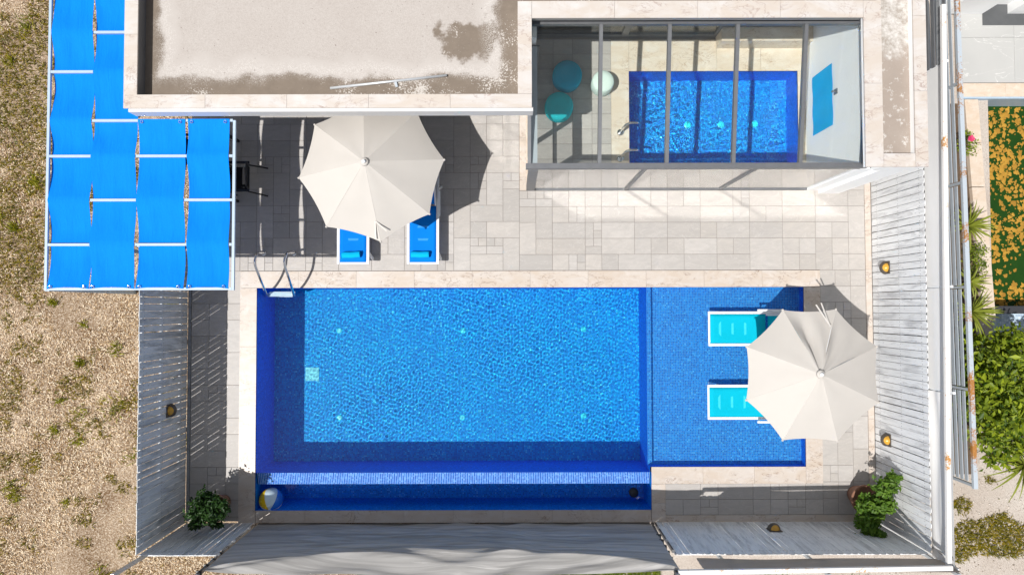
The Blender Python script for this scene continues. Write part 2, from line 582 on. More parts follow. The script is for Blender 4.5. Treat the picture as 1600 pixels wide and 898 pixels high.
def mat_ground():
    m = NT('ground_soil')
    p = m.pos()
    sx = m.n('ShaderNodeSeparateXYZ')
    m.set(sx.inputs[0], m.geo.outputs['Position'])
    n1 = m.noise(p, 1.1, 6, 0.6)
    n2 = m.noise(p, 26, 5, 0.75)
    n3 = m.noise(p, 70, 3, 0.8)
    left = m.mix(m.range(n1, 0.35, 0.68), (0.19, 0.108, 0.05), (0.56, 0.42, 0.29))
    left = m.mix(m.range(n2, 0.46, 0.62, 0, 0.85), left, (0.78, 0.66, 0.52))
    left = m.mix(m.range(n3, 0.50, 0.58, 0, 0.85), left, (0.11, 0.06, 0.028))
    right = m.mix(m.range(n1, 0.3, 0.7), (0.53, 0.45, 0.385), (0.66, 0.60, 0.54))
    right = m.mix(m.range(n2, 0.52, 0.70, 0, 0.7), right, (0.36, 0.28, 0.22))
    right = m.mix(m.range(n3, 0.56, 0.66, 0, 0.6), right, (0.24, 0.18, 0.13))
    f = m.range(m.math('ADD', sx.outputs[0], m.math('MULTIPLY', n1, 3.0)), 1.0, 4.0)
    m.bump(m.math('ADD', n2, n3), 0.8, 0.03)
    return m.done(m.mix(f, left, right), 0.95, spec=0.1)


def frame_sheet(x0, x1, y0, y1, holes, z):
    """Flat sheet with rectangular holes (all butting on a shared grid)."""
    xs = sorted({x0, x1, *[h[0] for h in holes], *[h[1] for h in holes]})
    ys = sorted({y0, y1, *[h[2] for h in holes], *[h[3] for h in holes]})
    idx, vs, fs = {}, [], []

    def vid(i, j):
        if (i, j) not in idx:
            idx[(i, j)] = len(vs)
            vs.append((xs[i], ys[j], z))
        return idx[(i, j)]
    for i in range(len(xs) - 1):
        for j in range(len(ys) - 1):
            cx, cy = (xs[i] + xs[i + 1]) / 2, (ys[j] + ys[j + 1]) / 2
            if any(h[0] < cx < h[1] and h[2] < cy < h[3] for h in holes):
                continue
            fs.append((vid(i, j), vid(i + 1, j), vid(i + 1, j + 1), vid(i, j + 1)))
    return MB().add(vs, fs)


# key lines of the terrace and the pool (metres)
XL_FEN = X(292, 0, 640)          # left board fence, inner face
XR_FEN = X(1365, 0, 560)         # right board fence
YB_FEN = Y(815)                  # bottom board fences
XP0, XP1 = X(400, 0, 600), X(1257.5, 0, 590)     # pool
XSTEP = X(1014.5, 0, 600)
YP1 = Y(449)
YW0, YW1 = Y(757), Y(738)        # weir, outer and inner edge
YS0 = Y(729.5)                   # shelf, near edge
YC0 = Y(797)                     # catch basin, near edge
CW = 0.345                       # coping width
YHOUSE = Y(168, 3.0)             # front edge of the roof
XIN0, XIN1, YIN0, YIN1 = X(985), X(1247, 0, 180), Y(258), Y(112)    # indoor pool

ground = frame_sheet(-150, 150, -150, 150, [(-6.75, 7.50, YB_FEN + 0.02, 9.0), (X(1553, 0, 300), X(1553, 0, 300) + 6, Y(531), Y(153))], GZ).build('ground', mat_ground())
struct(ground)

# ------------------------------------------------------------------ paving
tile_cache = {}


def tile_mesh(w, d, mat, t=0.02):
    key = (round(w, 3), round(d, 3), mat.name)
    if key in tile_cache:
        return tile_cache[key]
    b = 0.003
    w2, d2 = w / 2, d / 2
    vs = [(-w2, -d2, -t), (w2, -d2, -t), (w2, d2, -t), (-w2, d2, -t), (-w2, -d2, -b), (w2, -d2, -b), (w2, d2, -b), (-w2, d2, -b),
          (-w2 + b, -d2 + b, 0), (w2 - b, -d2 + b, 0), (w2 - b, d2 - b, 0), (-w2 + b, d2 - b, 0)]
    fs = [(8, 9, 10, 11)]
    for i in range(4):
        j = (i + 1) % 4
        fs += [(i, j, j + 4, i + 4), (i + 4, j + 4, j + 8, i + 8)]
    me = bpy.data.meshes.new('tile')
    me.from_pydata(vs, [], fs)
    me.materials.append(mat)
    tile_cache[key] = me
    return me


def put_tile(parent, x0, x1, y0, y1, mat, name='tile', gap=0.0065, z=0.0):
    me = tile_mesh(x1 - x0 - gap, y1 - y0 - gap, mat)
    o = bpy.data.objects.new(name, me)
    C.objects.link(o)
    o.parent = parent
    o.location = Vector(((x0 + x1) / 2, (y0 + y1) / 2, z + random.uniform(-0.0012, 0.0012))) - parent.location
    o.rotation_euler = (random.uniform(-0.001, 0.001), random.uniform(-0.001, 0.001), 0)
    return o


def paving(name, label, x0, x1, y0, y1, nx, ny, mat, split=0.3, holes=(), big=True, limit=292, z=0.0):
    """Pavers laid in a mixed pattern of squares, halves and doubles on a bed of grout."""
    bed = frame_sheet(x0, x1, y0, y1, list(holes), z - 0.007).build(name, M_GROUT)
    struct(bed, label)
    dx, dy = (x1 - x0) / nx, (y1 - y0) / ny
    used = set()
    rects = []
    for j in range(ny):
        for i in range(nx):
            if (i, j) in used:
                continue
            cx, cy = x0 + (i + .5) * dx, y0 + (j + .5) * dy
            r = random.random()
            w = h = 1
            if big and r < 0.24 and i + 1 < nx and (i + 1, j) not in used:
                w = 2
            elif big and r < 0.33 and j + 1 < ny and (i, j + 1) not in used:
                h = 2
            elif big and r < 0.36 and i + 1 < nx and j + 1 < ny and not {(i + 1, j), (i, j + 1), (i + 1, j + 1)} & used:
                w = h = 2
            for a in range(w):
                for b in range(h):
                    used.add((i + a, j + b))
            X0, X1, Y0, Y1 = x0 + i * dx, x0 + (i + w) * dx, y0 + j * dy, y0 + (j + h) * dy
            cut = [(X0, X1, Y0, Y1)]
            for hx0, hx1, hy0, hy1 in holes:
                nxt = []
                for (a, b, c, d) in cut:
                    if b <= hx0 or a >= hx1 or d <= hy0 or c >= hy1:
                        nxt.append((a, b, c, d))
                        continue
                    if a < hx0 - .03:
                        nxt.append((a, hx0, c, d))
                    if b > hx1 + .03:
                        nxt.append((hx1, b, c, d))
                    a2, b2 = max(a, hx0), min(b, hx1)
                    if c < hy0 - .03:
                        nxt.append((a2, b2, c, hy0))
                    if d > hy1 + .03:
                        nxt.append((a2, b2, hy1, d))
                cut = nxt
            for (a, b, c, d) in cut:
                if w == h == 1 and random.random() < split and b - a > 0.25 and d - c > 0.25:
                    mx, my = (a + b) / 2, (c + d) / 2
                    if random.random() < .5:
                        rects += [(a, b, c, my), (a, mx, my, d), (mx, b, my, d)]
                    else:
                        rects += [(a, mx, c, d), (mx, b, c, my), (mx, b, my, d)]
                else:
                    rects.append((a, b, c, d))
    rects.sort(key=lambda q: -(q[1] - q[0]) * (q[3] - q[2]))
    for q in rects[:limit]:
        put_tile(bed, *q, mat, z=z)
    if rects[limit:]:
        m = MB()
        for a, b, c, d in rects[limit:]:
            m.box(a + .003, b - .003, c + .003, d - .003, z - 0.02, z)
        stuff(m.build('small_tile', mat, bed))
    return bed


YD0, YD1 = Y(422.5), Y(150)
XD1 = X(1352, 0, 400)
XGL0, XGL1 = X(834), X(1281)                 # pool room floor edges
YGL = Y(297)
# upper terrace (in front of the house), left and right of / below the glass room
paving('terrace', 'pale stone terrace between the house and the long pool coping', X(297), X(812), YD0, YD0 + 13 * 0.341, 20, 13, M_TILE, 0.28)
paving('terrace', 'pale stone terrace in front of the glass pool room', X(812), XD1, YD0, YGL - 0.014, 21, 5, M_TILE, 0.28)
paving('terrace', 'narrow pale stone terrace right of the glass room', X(1281), XD1, YGL - 0.014, YGL + 1.1, 3, 3, M_TILE, 0.1)
YWALK0 = Y(806)
paving('walkway', 'pale stone walkway between the pool and the right board fence', XP1 + CW, XD1, YWALK0 + .02, YD0, 3, 15, M_TILE, 0.22)
paving('walkway', 'shaded stone walkway along the bottom right board fence', X(1040, 0, 780), XP1 + CW, YWALK0 + .02, YS0 - CW, 9, 2, M_TILE, 0.25)
XS0 = X(353.5, 0, 600)
paving('walkway', 'shaded stone walkway along the left board fence', X(297.5, 0, 640), XS0, Y(806), YD0, 2, 15, M_TILE, 0.15)
paving('walkway', 'row of pale stone tiles beside the left pool coping', XS0, XP0 - CW + .02, Y(806), YD0, 1, 15, M_TILE, 0.0)


def row(name, label, x0, x1, y0, y1, piece, mat, z0=-0.16, z1=0.004, cat=None, part='slab'):
    """A run of slabs laid end to end, longest way first; the bed is the parent."""
    bed = box(x0 + .01, x1 - .01, y0 + .01, y1 - .01, z0, z1 - 0.012).build(name, M_GROUT)
    if cat:
        tag(bed, label, cat)
    else:
        struct(bed, label)
    slabs(bed, x0, x1, y0, y1, piece, mat, z1 - 0.03, z1, part)
    return bed


def slabs(parent, x0, x1, y0, y1, piece, mat, z0, z1, part='slab', gap=0.004):
    L = max(x1 - x0, y1 - y0)
    n = max(1, round(L / piece))
    for k in range(n):
        a, b = k / n, (k + 1) / n
        if x1 - x0 >= y1 - y0:
            q = (x0 + (x1 - x0) * a + gap / 2, x0 + (x1 - x0) * b - gap / 2, y0, y1)
        else:
            q = (x0, x1, y0 + (y1 - y0) * a + gap / 2, y0 + (y1 - y0) * b - gap / 2)
        box(*q, z0, z1 + random.uniform(-.0015, .0015)).build(part, mat, parent)


row('pool_coping', 'cream marble coping along the top edge of the long pool', XP0 - CW, XP1 + CW, YP1, YP1 + CW, 1.15, M_MARBLE)
row('pool_coping', 'cream marble coping along the left edge of the long pool', XP0 - CW, XP0, YC0 - 0.27, YP1 - .003, 1.1, M_MARBLE)
row('pool_coping', 'cream marble coping along the right edge of the shallow shelf', XP1, XP1 + CW, YS0 - CW, YP1 - .003, 1.1, M_MARBLE)
row('pool_coping', 'cream marble coping along the bottom edge of the shallow shelf', XSTEP + .03, XP1 - .003, YS0 - CW, YS0, 1.1, M_MARBLE)
row('pool_coping', 'shaded marble slab beside the catch basin end', XSTEP + .03, X(1040, 0, 780), YC0 - .24, YS0 - CW - .003, 0.5, M_MARBLE)
row('walkway_edging', 'marble strip under the bottom right board fence', X(1040, 0, 780) + .003, X(1352, 0, 810), YC0 - .24, YWALK0 + .017, 1.0, M_MARBLE)
row('walkway_edging', 'cream marble strip at the foot of the right board fence', XD1 + .003, XR_FEN - .012, YB_FEN + .03, Y(268), 1.0, M_MARBLE)
row('basin_coping', 'shaded marble ledge between the catch basin and the windbreak', XP0 + .003, XSTEP + .027, YC0 - .25, YC0, 1.0, M_MARBLE, -0.9, -0.02)
row('walkway_edging', 'weathered grey plank at the foot of the left board fence', XL_FEN + .012, X(297.5, 0, 640) - .003, YB_FEN + .03, Y(452), 2.4, M_PLANK, -0.1, 0.02, part='plank')
row('walkway_edging', 'stone strip at the foot of the bottom left board fence', X(297.5, 0, 640), XP0 - CW - .003, YB_FEN + .03, Y(806) - .003, 0.7, M_TILE)

# ------------------------------------------------------------------ pool
DP, DSH, DB = -1.5, -0.30, -0.95
DPA = -1.14                                  # where the floor seems to lie, seen through the water
XB0 = XP0 + .02


def sheet(vs, fs):
    return MB().add(vs, fs)


pool = sheet([(XP0, YW1, DP), (XSTEP, YW1, DP), (XSTEP, YP1, DP), (XP0, YP1, DP)], [(0, 1, 2, 3)]).build('pool_floor', M_DEEP)
struct(pool, 'deep end floor of small blue mosaic')
w = MB()
w.add([(XP0, YW1, DP), (XP0, YP1, DP), (XP0, YP1, .0), (XP0, YW1, .0)], [(3, 2, 1, 0)])
w.add([(XP0, YP1, DP), (XSTEP, YP1, DP), (XSTEP, YP1, 0), (XP0, YP1, 0)], [(3, 2, 1, 0)])
w.add([(XSTEP, YP1, DP), (XSTEP, YW1, DP), (XSTEP, YW1, DSH), (XSTEP, YP1, DSH)], [(3, 2, 1, 0)])
w.add([(XSTEP, YW1, DP), (XP0, YW1, DP), (XP0, YW1, -.03), (XSTEP, YW1, -.03)], [(3, 2, 1, 0)])
w.add([(XSTEP, YP1, DSH), (XP1, YP1, DSH), (XP1, YP1, 0), (XSTEP, YP1, 0)], [(3, 2, 1, 0)])
w.add([(XP1, YP1, DSH), (XP1, YS0, DSH), (XP1, YS0, 0), (XP1, YP1, 0)], [(3, 2, 1, 0)])
w.add([(XP1, YS0, DSH), (XSTEP, YS0, DSH), (XSTEP, YS0, 0), (XP1, YS0, 0)], [(3, 2, 1, 0)])
w.add([(XSTEP, YS0, DSH), (XSTEP, YW1, DSH), (XSTEP, YW1, 0), (XSTEP, YS0, 0)], [(3, 2, 1, 0)])
struct(w.build('pool_wall', M_WALLM), 'dark blue mosaic walls of the long pool')
struct(sheet([(XSTEP, YS0, DSH), (XP1, YS0, DSH), (XP1, YP1, DSH), (XSTEP, YP1, DSH)], [(0, 1, 2, 3)]).build('pool_shelf', M_SHELF), 'shallow sunbathing shelf of blue mosaic')
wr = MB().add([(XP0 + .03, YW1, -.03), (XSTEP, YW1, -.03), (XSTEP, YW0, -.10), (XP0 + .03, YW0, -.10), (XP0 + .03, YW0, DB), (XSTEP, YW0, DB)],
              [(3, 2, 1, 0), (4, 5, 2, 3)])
struct(wr.build('pool_weir', M_WEIR), 'wet mosaic overflow edge of the pool, sky reflection painted pale')
b = MB()
b.add([(XP0, YC0, DB), (XSTEP + .03, YC0, DB), (XSTEP + .03, YW0, DB), (XP0, YW0, DB)], [(0, 1, 2, 3)])
b.add([(XP0, YC0, DB), (XP0, YW1, DB), (XP0, YW1, 0), (XP0, YC0, 0)], [(3, 2, 1, 0)])
b.add([(XSTEP + .03, YW1, DB), (XSTEP + .03, YC0, DB), (XSTEP + .03, YC0, 0), (XSTEP + .03, YW1, 0)], [(3, 2, 1, 0)])
b.add([(XP0, YC0 + .002, DB), (XSTEP + .03, YC0 + .002, DB), (XSTEP + .03, YC0 + .002, -.03), (XP0, YC0 + .002, -.03)], [(0, 1, 2, 3)])
struct(b.build('catch_basin', M_WALLM), 'dark blue overflow basin below the pool edge')


def waves(seed, kmin, kmax, slope, rings=()):
    """Small ripples running every way, and rings spreading from the inlets."""
    r2 = np.random.default_rng(seed)
    ws = [(r2.uniform(0, 2 * math.pi), r2.uniform(kmin, kmax), r2.uniform(0, 6.28)) for _ in range(26)]

    def h(x, y):
        gust = .75 + .35 * np.sin(x * 1.1 + 1.3 * np.sin(y * .9)) * np.sin(y * 1.4 + x * .3)
        z = np.zeros_like(x)
        for a_, k, p_ in ws:
            z += slope / k * np.sin(k * (x * math.cos(a_) + y * math.sin(a_)) + p_)
        z *= gust
        for cx_, cy_, k, s_ in rings:
            d = np.hypot(x - cx_, y - cy_) + 1e-4
            z += s_ / k * np.sin(k * d) * np.exp(-((d - .35) / .35) ** 2)
        return z
    return h


NTW = NT('pool_water')
_g = NTW.n('ShaderNodeBsdfGlass')
_g.inputs['Color'].default_value = (.88, .975, 1.0, 1)
_g.inputs['Roughness'].default_value = 0.0
_g.inputs['IOR'].default_value = 1.33
NTW.set(NTW.out.inputs[0], _g.outputs[0])
M_POOLW = NTW.m


def water(name, label, x0, x1, y0, y1, z, h, step):
    nx, ny = int((x1 - x0) / step), int((y1 - y0) / step)
    gx, gy = np.meshgrid(np.linspace(x0, x1, nx + 1), np.linspace(y0, y1, ny + 1))
    v = np.stack([gx, gy, z + h(gx, gy)], -1).reshape(-1, 3)
    i = (np.arange(ny)[:, None] * (nx + 1) + np.arange(nx)[None, :]).reshape(-1, 1)
    o = fast(name, v, i + np.array([[0, 1, nx + 2, nx + 1]]), M_POOLW)
    o.data.shade_smooth()
    o.cycles.is_caustics_caster = True
    return struct(o, label)


RINGS = [(X(727, 0, 490), Y(490), 62, .014), (X(565, 0, 625), Y(625), 62, .014), (X(752, 0, 605), Y(605), 55, .012), (X(905, 0, 610), Y(610), 60, .012), (X(585, 0, 500), Y(500), 66, .010)]
water('pool_water', 'clear rippled water of the deep end', XP0, XSTEP, YW1, YP1, -.02, waves(5, 50, 105, .0052, RINGS), .0155)
water('pool_water', 'clear shallow water over the sunbathing shelf', XSTEP, XP1, YS0, YP1, -.02, waves(6, 50, 100, .007), .019)
bw_ = MB().add([(XP0, YC0, -.42), (XSTEP + .03, YC0, -.42), (XSTEP + .03, YW0, -.42), (XP0, YW0, -.42)], [(0, 1, 2, 3)]).build('basin_water', M_WATER)
struct(bw_, 'still water in the overflow basin')


def disc(px, py, r, z, mat, name, n=14, t=.015, za=None):
    p = W(px, py, z if za is None else za)
    return MB().lathe((p.x, p.y, z), [(r, -.01), (r, t * .6), (r * .75, t)], n).build(name, mat)


M_LENS = plain('pool_lamp_lens', (0.02, 0.72, 0.80), 0.3)
for k, (px, py) in enumerate([(530.5, 516.5), (723.5, 516.5), (911.5, 514), (531, 652), (722.5, 652), (911.5, 649)]):
    where = ['top left', 'top middle', 'top right', 'bottom left', 'bottom middle', 'bottom right'][k]
    tag(disc(px, py, .065, DP, M_LENS, 'pool_lamp', za=DPA), f'small round turquoise pool floor fitting, {where} of the six', 'pool light', 'round fittings in the deep pool floor')
p = W(488.5, 584, DPA)
dr = box(p.x - .15, p.x + .15, p.y - .15, p.y + .15, DP - .01, DP + .015).build('floor_drain', plain('drain_tiles', (0.01, 0.55, 0.62), 0.4, var=.3, scale=60))
tag(dr, 'square turquoise drain cover in the deep pool floor near the left wall', 'drain')
p = W(990, 769, -.41)
sk = MB().lathe((p.x, p.y, -.44), [(.10, 0), (.10, .05), (.07, .07), (.02, .08)], 16).build('basin_inlet', M_BLACK)
tag(sk, 'black round inlet at the right end of the overflow basin', 'inlet')

# ladder
lad = thing('pool_ladder', 'polished steel pool ladder with two bent handrails on the top left coping', 'ladder', W(436, 450, 0))
for k, dxp in enumerate((0, 47)):
    a0 = W(413 + dxp, 396, 0.0)
    pts = [a0, a0 + Vector((0, 0, .22)), W(412 + dxp, 394, .42), W(404 + dxp, 394, .66), W(400.5 + dxp * .98, 399, .78), W(398.5 + dxp * .98, 412, .80),
           W(406 + dxp * .96, 434, .62), W(413 + dxp * .93, 452, .30), W(417 + dxp * .9, 461, -.10), W(420 + dxp * .9, 462, -.9)]
    sm = []
    for i in range(len(pts) - 1):
        q0, q1, q2, q3 = pts[max(i - 1, 0)], pts[i], pts[i + 1], pts[min(i + 2, len(pts) - 1)]
        for s_ in range(5):
            t = s_ / 5
            sm.append(.5 * ((2 * q1) + (q2 - q0) * t + (2 * q0 - 5 * q1 + 4 * q2 - q3) * t * t + (3 * q1 - q0 - 3 * q2 + q3) * t ** 3))
    sm.append(pts[-1])
    rail = MB().tube(sm, .025, 10).build('handrail', M_CHROME, lad, True)
    MB().lathe(a0, [(.05, .004), (.05, .02), (.03, .03)], 16).build('flange', M_CHROME, lad)
for z, yy in ((-.12, 459), (-.42, 460), (-.72, 461)):
    a, c = W(424, yy, z), W(462, yy, z)
    box(a.x, c.x, a.y - .045, a.y + .045, z, z + .03).build('step', plain('white_plastic', (0.75, 0.78, 0.78), .4), lad)

# ------------------------------------------------------------------ house: roof, parapets, veranda
RZ = 3.0
house = thing('house', 'flat roofed house with stained concrete roof and marble parapets', 'house', (X(188, RZ), YHOUSE, 0))
HX0, HX1 = X(188, RZ), X(822, RZ)
HI0 = X(209, RZ)                            # inner edge of the left coping
YB1 = Y(147, RZ)                            # inner edge of the front coping
HT = 8.6                                    # far edge, beyond the frame
XSK0, XSK1, XSI0, XSI1 = X(810, RZ), X(1385, RZ), X(832, RZ), X(1357, RZ)
YSK1, YSI1, YSK0 = Y(2, RZ), Y(28.5, RZ), Y(262, RZ)


def mat_roof():
    m = NT('stained_concrete')
    sp = m.n('ShaderNodeSeparateXYZ')
    m.set(sp.inputs[0], m.geo.outputs['Position'])
    x, y = sp.outputs[0], sp.outputs[1]
    n_big = m.noise(m.pos(), 1.2, 6, 0.62, .4)
    n_mid = m.noise(m.pos(), 6, 6, 0.7)
    n_fin = m.noise(m.pos(), 60, 4, 0.8)
    base = m.mix(n_big, (0.43, 0.385, 0.355), (0.51, 0.475, 0.445))
    base = m.mix(m.range(n_fin, 0.40, 0.60, 0.0, 0.5), base, (0.31, 0.27, 0.24))
    damp = m.mix(n_mid, (0.155, 0.125, 0.10), (0.24, 0.195, 0.155))
    # the bare strip inside the parapets
    wob = m.math('MULTIPLY', m.math('SUBTRACT', m.noise(m.pos(), 1.5, 6, 0.6), 0.5), 0.55)
    fz = 2.74
    dl = m.math('SUBTRACT', x, X(250, fz, 80))
    db = m.math('SUBTRACT', y, Y(119, fz, 520))
    dr_ = m.math('SUBTRACT', X(776, fz, 60), x)
    d = m.math('MINIMUM', m.math('MINIMUM', dl, db), dr_)
    d = m.math('ADD', d, m.math('ADD', wob, m.math('MULTIPLY', m.math('SUBTRACT', n_fin, .5), .14)))
    strip = m.range(d, -0.05, 0.03, 1.0, 0.0)
    # two blotches near the right end of the roof
    def blot(px, py, r, stretch):
        c = W(px, py, fz)
        u = m.math('DIVIDE', m.math('SUBTRACT', x, c.x), stretch)
        v = m.math('SUBTRACT', y, c.y)
        rr = m.math('SQRT', m.math('ADD', m.math('MULTIPLY', u, u), m.math('MULTIPLY', v, v)))
        rr = m.math('ADD', rr, m.math('MULTIPLY', m.math('SUBTRACT', m.noise(m.pos(), 3.0, 6, .65), .5), .75))
        return m.range(rr, r - .06, r + .04, 1.0, 0.0)
    bl = m.math('MAXIMUM', blot(728, 66, .36, 1.25), m.math('MAXIMUM', blot(760, 52, .26, 1.1), blot(683, 50, .08, .7)))
    stain = m.math('MAXIMUM', strip, bl)
    flakes = m.range(m.math('ADD', m.noise(m.pos(), 34, 4, .75), m.math('MULTIPLY', m.noise(m.pos(), 1.7, 4, .6), 1.1)), 1.19, 1.24, 0.0, 0.9)
    stain_c = m.mix(flakes, damp, (0.56, 0.52, 0.48))
    c = m.mix(stain, base, stain_c)
    # pale lime bloom along the edge of the strip
    bloom = m.math('MULTIPLY', m.range(m.math('ABSOLUTE', m.math('SUBTRACT', d, .12)), 0.0, .25, 1.0, 0.0), m.range(n_fin, .48, .56))
    c = m.mix(m.math('MULTIPLY', bloom, .6), c, (0.68, 0.65, 0.62))
    specks = m.range(m.noise(m.pos(), 19, 3, .6), 0.675, 0.71, 0.0, 0.8)
    c = m.mix(specks, c, (0.16, 0.13, 0.11))
    m.bump(n_fin, 0.5, 0.006)
    return m.done(c, 0.88, spec=.2)


FZ = 2.74
M_ROOF = mat_roof()
M_FASC = plain('white_fascia', (0.62, 0.61, 0.60), 0.6, var=.06)
M_PAR = plain('parapet_painted_shade', (0.115, 0.115, 0.12), 0.6, var=.2, scale=4)  # shade on the left parapet is put into this dark colour
rf = box(HI0 - .12, XSK0 + .12, YB1 - .1, HT, FZ - .3, FZ).build('roof', M_ROOF, house)
box(XSK0 + .12, X(1384, RZ), YSK1 - .1, HT, FZ - .22, FZ + .12).build('roof', M_ROOF, house)
# parapet uprights
box(HX0 + .02, HI0 - .005, YHOUSE + .02, HT, 2.72, RZ - .03).build('parapet', M_PAR, house)
box(HI0 - .005, XSK0 + .02, YHOUSE + .02, YB1 - .01, 2.72, RZ - .03).build('parapet', M_WHITE, house)
box(HX0 + .06, X(834, RZ), YHOUSE - .05, YHOUSE + .02, 2.70, RZ - .045).build('fascia', M_FASC, house)
box(HX0 + .02, XSI0 - .02, YHOUSE + .02, YB1 - .104, 2.52, 2.719).build('eaves_slab', M_WHITE, house)
slabs(house, HX0, HI0, YHOUSE + .22, HT, 1.0, M_CAP, RZ - .03, RZ, 'coping_slab')
slabs(house, HX0, XSI0, YHOUSE, YB1, 1.3, M_CAP, RZ - .03, RZ + .001, 'coping_slab')
YHW = YHOUSE + 1.35                         # front wall, set back under the eaves
box(HX0 + .12, XSI0 + .10, YHW, YHW + .2, 0, 2.55).build('front_wall', M_WHITE, house)
box(HX0 + .12, HX0 + .3, YHW + .2, HT, 0, 2.55).build('side_wall', M_WHITE, house)
for a in (-5.4, -3.2, -1.2):
    fr = box(a, a + 1.7, YHW - .03, YHW - .003, .02, 2.2).build('sliding_door', M_ALU, house)
    box(a + .07, a + .82, YHW - .045, YHW - .031, .09, 2.13).build('pane', M_WIN, fr)
    box(a + .88, a + 1.63, YHW - .045, YHW - .031, .09, 2.13).build('pane', M_WIN, fr)

# ------------------------------------------------------------------ glass pool room
room = thing('pool_room', 'glass roofed room over the small indoor pool with grey metal frame', 'glasshouse', (XGL0, YGL, 0))
ZF, ZB = 2.27, 2.62                          # glass roof, front and back
XRW = X(1263)                                # right wall, inner face
YBW = Y(63)                                  # back wall line
XLW = X(835.5)
YRB = YSI1 + .1                              # back end of the glass roof
YRF = YGL
# skylight copings
slabs(house, XSK0, XSI0, YB1 + .003, YSK1, 1.2, M_CAP, RZ - .03, RZ, 'coping_slab')
slabs(house, XSI0 + .003, XSI1 - .003, YSI1, YSK1, 1.35, M_CAP, RZ - .03, RZ, 'coping_slab')
slabs(house, XSI1, XSK1, YSK0, YSK1, 1.2, M_CAP, RZ - .03, RZ, 'coping_slab')
box(XSK0 + .02, XSI0 - .015, YB1 - .008, YSK1 - .02, 2.45, RZ - .03).build('parapet', M_WHITE, house)
box(XSI0 - .015, XSI1 + .015, YSI1 + .03, YSK1 - .02, 2.83, RZ - .03).build('parapet', M_ROOFM, house)
box(XSI1 + .02, XSK1 - .02, YSK0 + .02, YSK1 - .02, 2.87, RZ - .03).build('parapet', M_WHITE, house)
box(XLW, XRW + .3, YSI1 + .12, YBW + .3, 2.50, 2.655).build('ceiling_slab', M_WHITE, house)

row('walkway_edging', 'cream marble strip along the left side of the glass room', X(812) + .003, XLW - .175, YGL - .012, YHW - .003, 1.0, M_MARBLE)
box(XLW - .174, XLW - .01, YGL - .012, YHW - .003, -.1, .0).build('plinth', M_TRAV, room)
box(HX0 + .12, XSI0 + .1, YD0 + 13 * .341 + .003, HT, -.2, -.006).build('house_floor', M_GROUT, house)
# room floor
room_floor = frame_sheet(XLW - .1, XRW + .2, YGL, YBW + .5, [(XIN0, XIN1, YIN0, YIN1)], -.008).build('room_floor', M_GROUT)
struct(room_floor, 'floor of the glass room, stone tiles on the left and marble round the pool')
XMB = X(957)
for i in range(4):
    for j in range(10):
        xa = XLW + (XMB - XLW) * i / 4
        ya = YGL + .015 + (YBW - YGL) * j / 10
        put_tile(room_floor, xa, xa + (XMB - XLW) / 4, ya, ya + (YBW - YGL) / 10, M_TILE)
M_MARW = mat_marble('honey_marble', (0.66, 0.595, 0.51), (0.36, 0.23, 0.14), .9)
slabs(room_floor, XMB, XIN0, YGL + .015, YBW, .95, M_MARW, -.03, .002)
slabs(room_floor, XIN0 + .002, XRW, YIN1, YBW, 1.0, M_MARW, -.03, .002)
slabs(room_floor, XIN1, XRW, YGL + .015, YIN1 - .002, 1.0, M_MARW, -.03, .002)
slabs(room_floor, XIN0 + .002, XIN1 - .002, YGL + .015, YIN0, 1.0, M_MARW, -.03, .002)
DI = -.85
m = MB()
m.add([(XIN0, YIN0, DI), (XIN1, YIN0, DI), (XIN1, YIN1, DI), (XIN0, YIN1, DI)], [(0, 1, 2, 3)])
struct(m.build('plunge_pool_floor', M_PLUNGE), 'floor of the small indoor pool in blue mosaic')
m = MB()
for a, c in (((XIN0, YIN0), (XIN0, YIN1)), ((XIN0, YIN1), (XIN1, YIN1)), ((XIN1, YIN1), (XIN1, YIN0)), ((XIN1, YIN0), (XIN0, YIN0))):
    m.add([(a[0], a[1], DI), (c[0], c[1], DI), (c[0], c[1], 0), (a[0], a[1], 0)], [(3, 2, 1, 0)])
struct(m.build('plunge_pool_wall', M_WALLM), 'dark blue mosaic walls of the small indoor pool')
water('plunge_water', 'rippled water of the small indoor pool', XIN0, XIN1, YIN0, YIN1, -.03, waves(9, 28, 70, .012), .02)
for k, (px, py) in enumerate([(1074, 196), (1126, 196), (1178, 195)]):
    tag(disc(px, py, .075, DI, M_LENS, 'pool_lamp', za=DI * .76), f'round turquoise fitting in the indoor pool floor, {["left", "middle", "right"][k]} of three', 'pool light', 'round fittings in the indoor pool floor')

# walls
rw = box(XRW, XRW + .24, YGL - .02, YBW + .3, -.1, ZF - .06).build('wall', M_WHITE, room)
rw['label'] = 'white plastered right wall of the glass room'
MB().prism([(YGL - .02, ZF - .06), (YBW + .3, ZF - .06), (YBW + .3, ZB + .1), (YGL + .3, ZF + .03)], XRW, XRW + .24)
mm = MB()
vs = [(XRW, YGL + .02, ZF - .058), (XRW, YRB, ZF - .058), (XRW, YRB, ZB - .05), (XRW + .24, YGL + .02, ZF - .058), (XRW + .24, YRB, ZF - .058), (XRW + .24, YRB, ZB - .05)]
mm.add(vs, [(0, 2, 1), (3, 4, 5), (0, 1, 4, 3), (1, 2, 5, 4), (2, 0, 3, 5)])
mm.build('wall', M_WHITE, room)
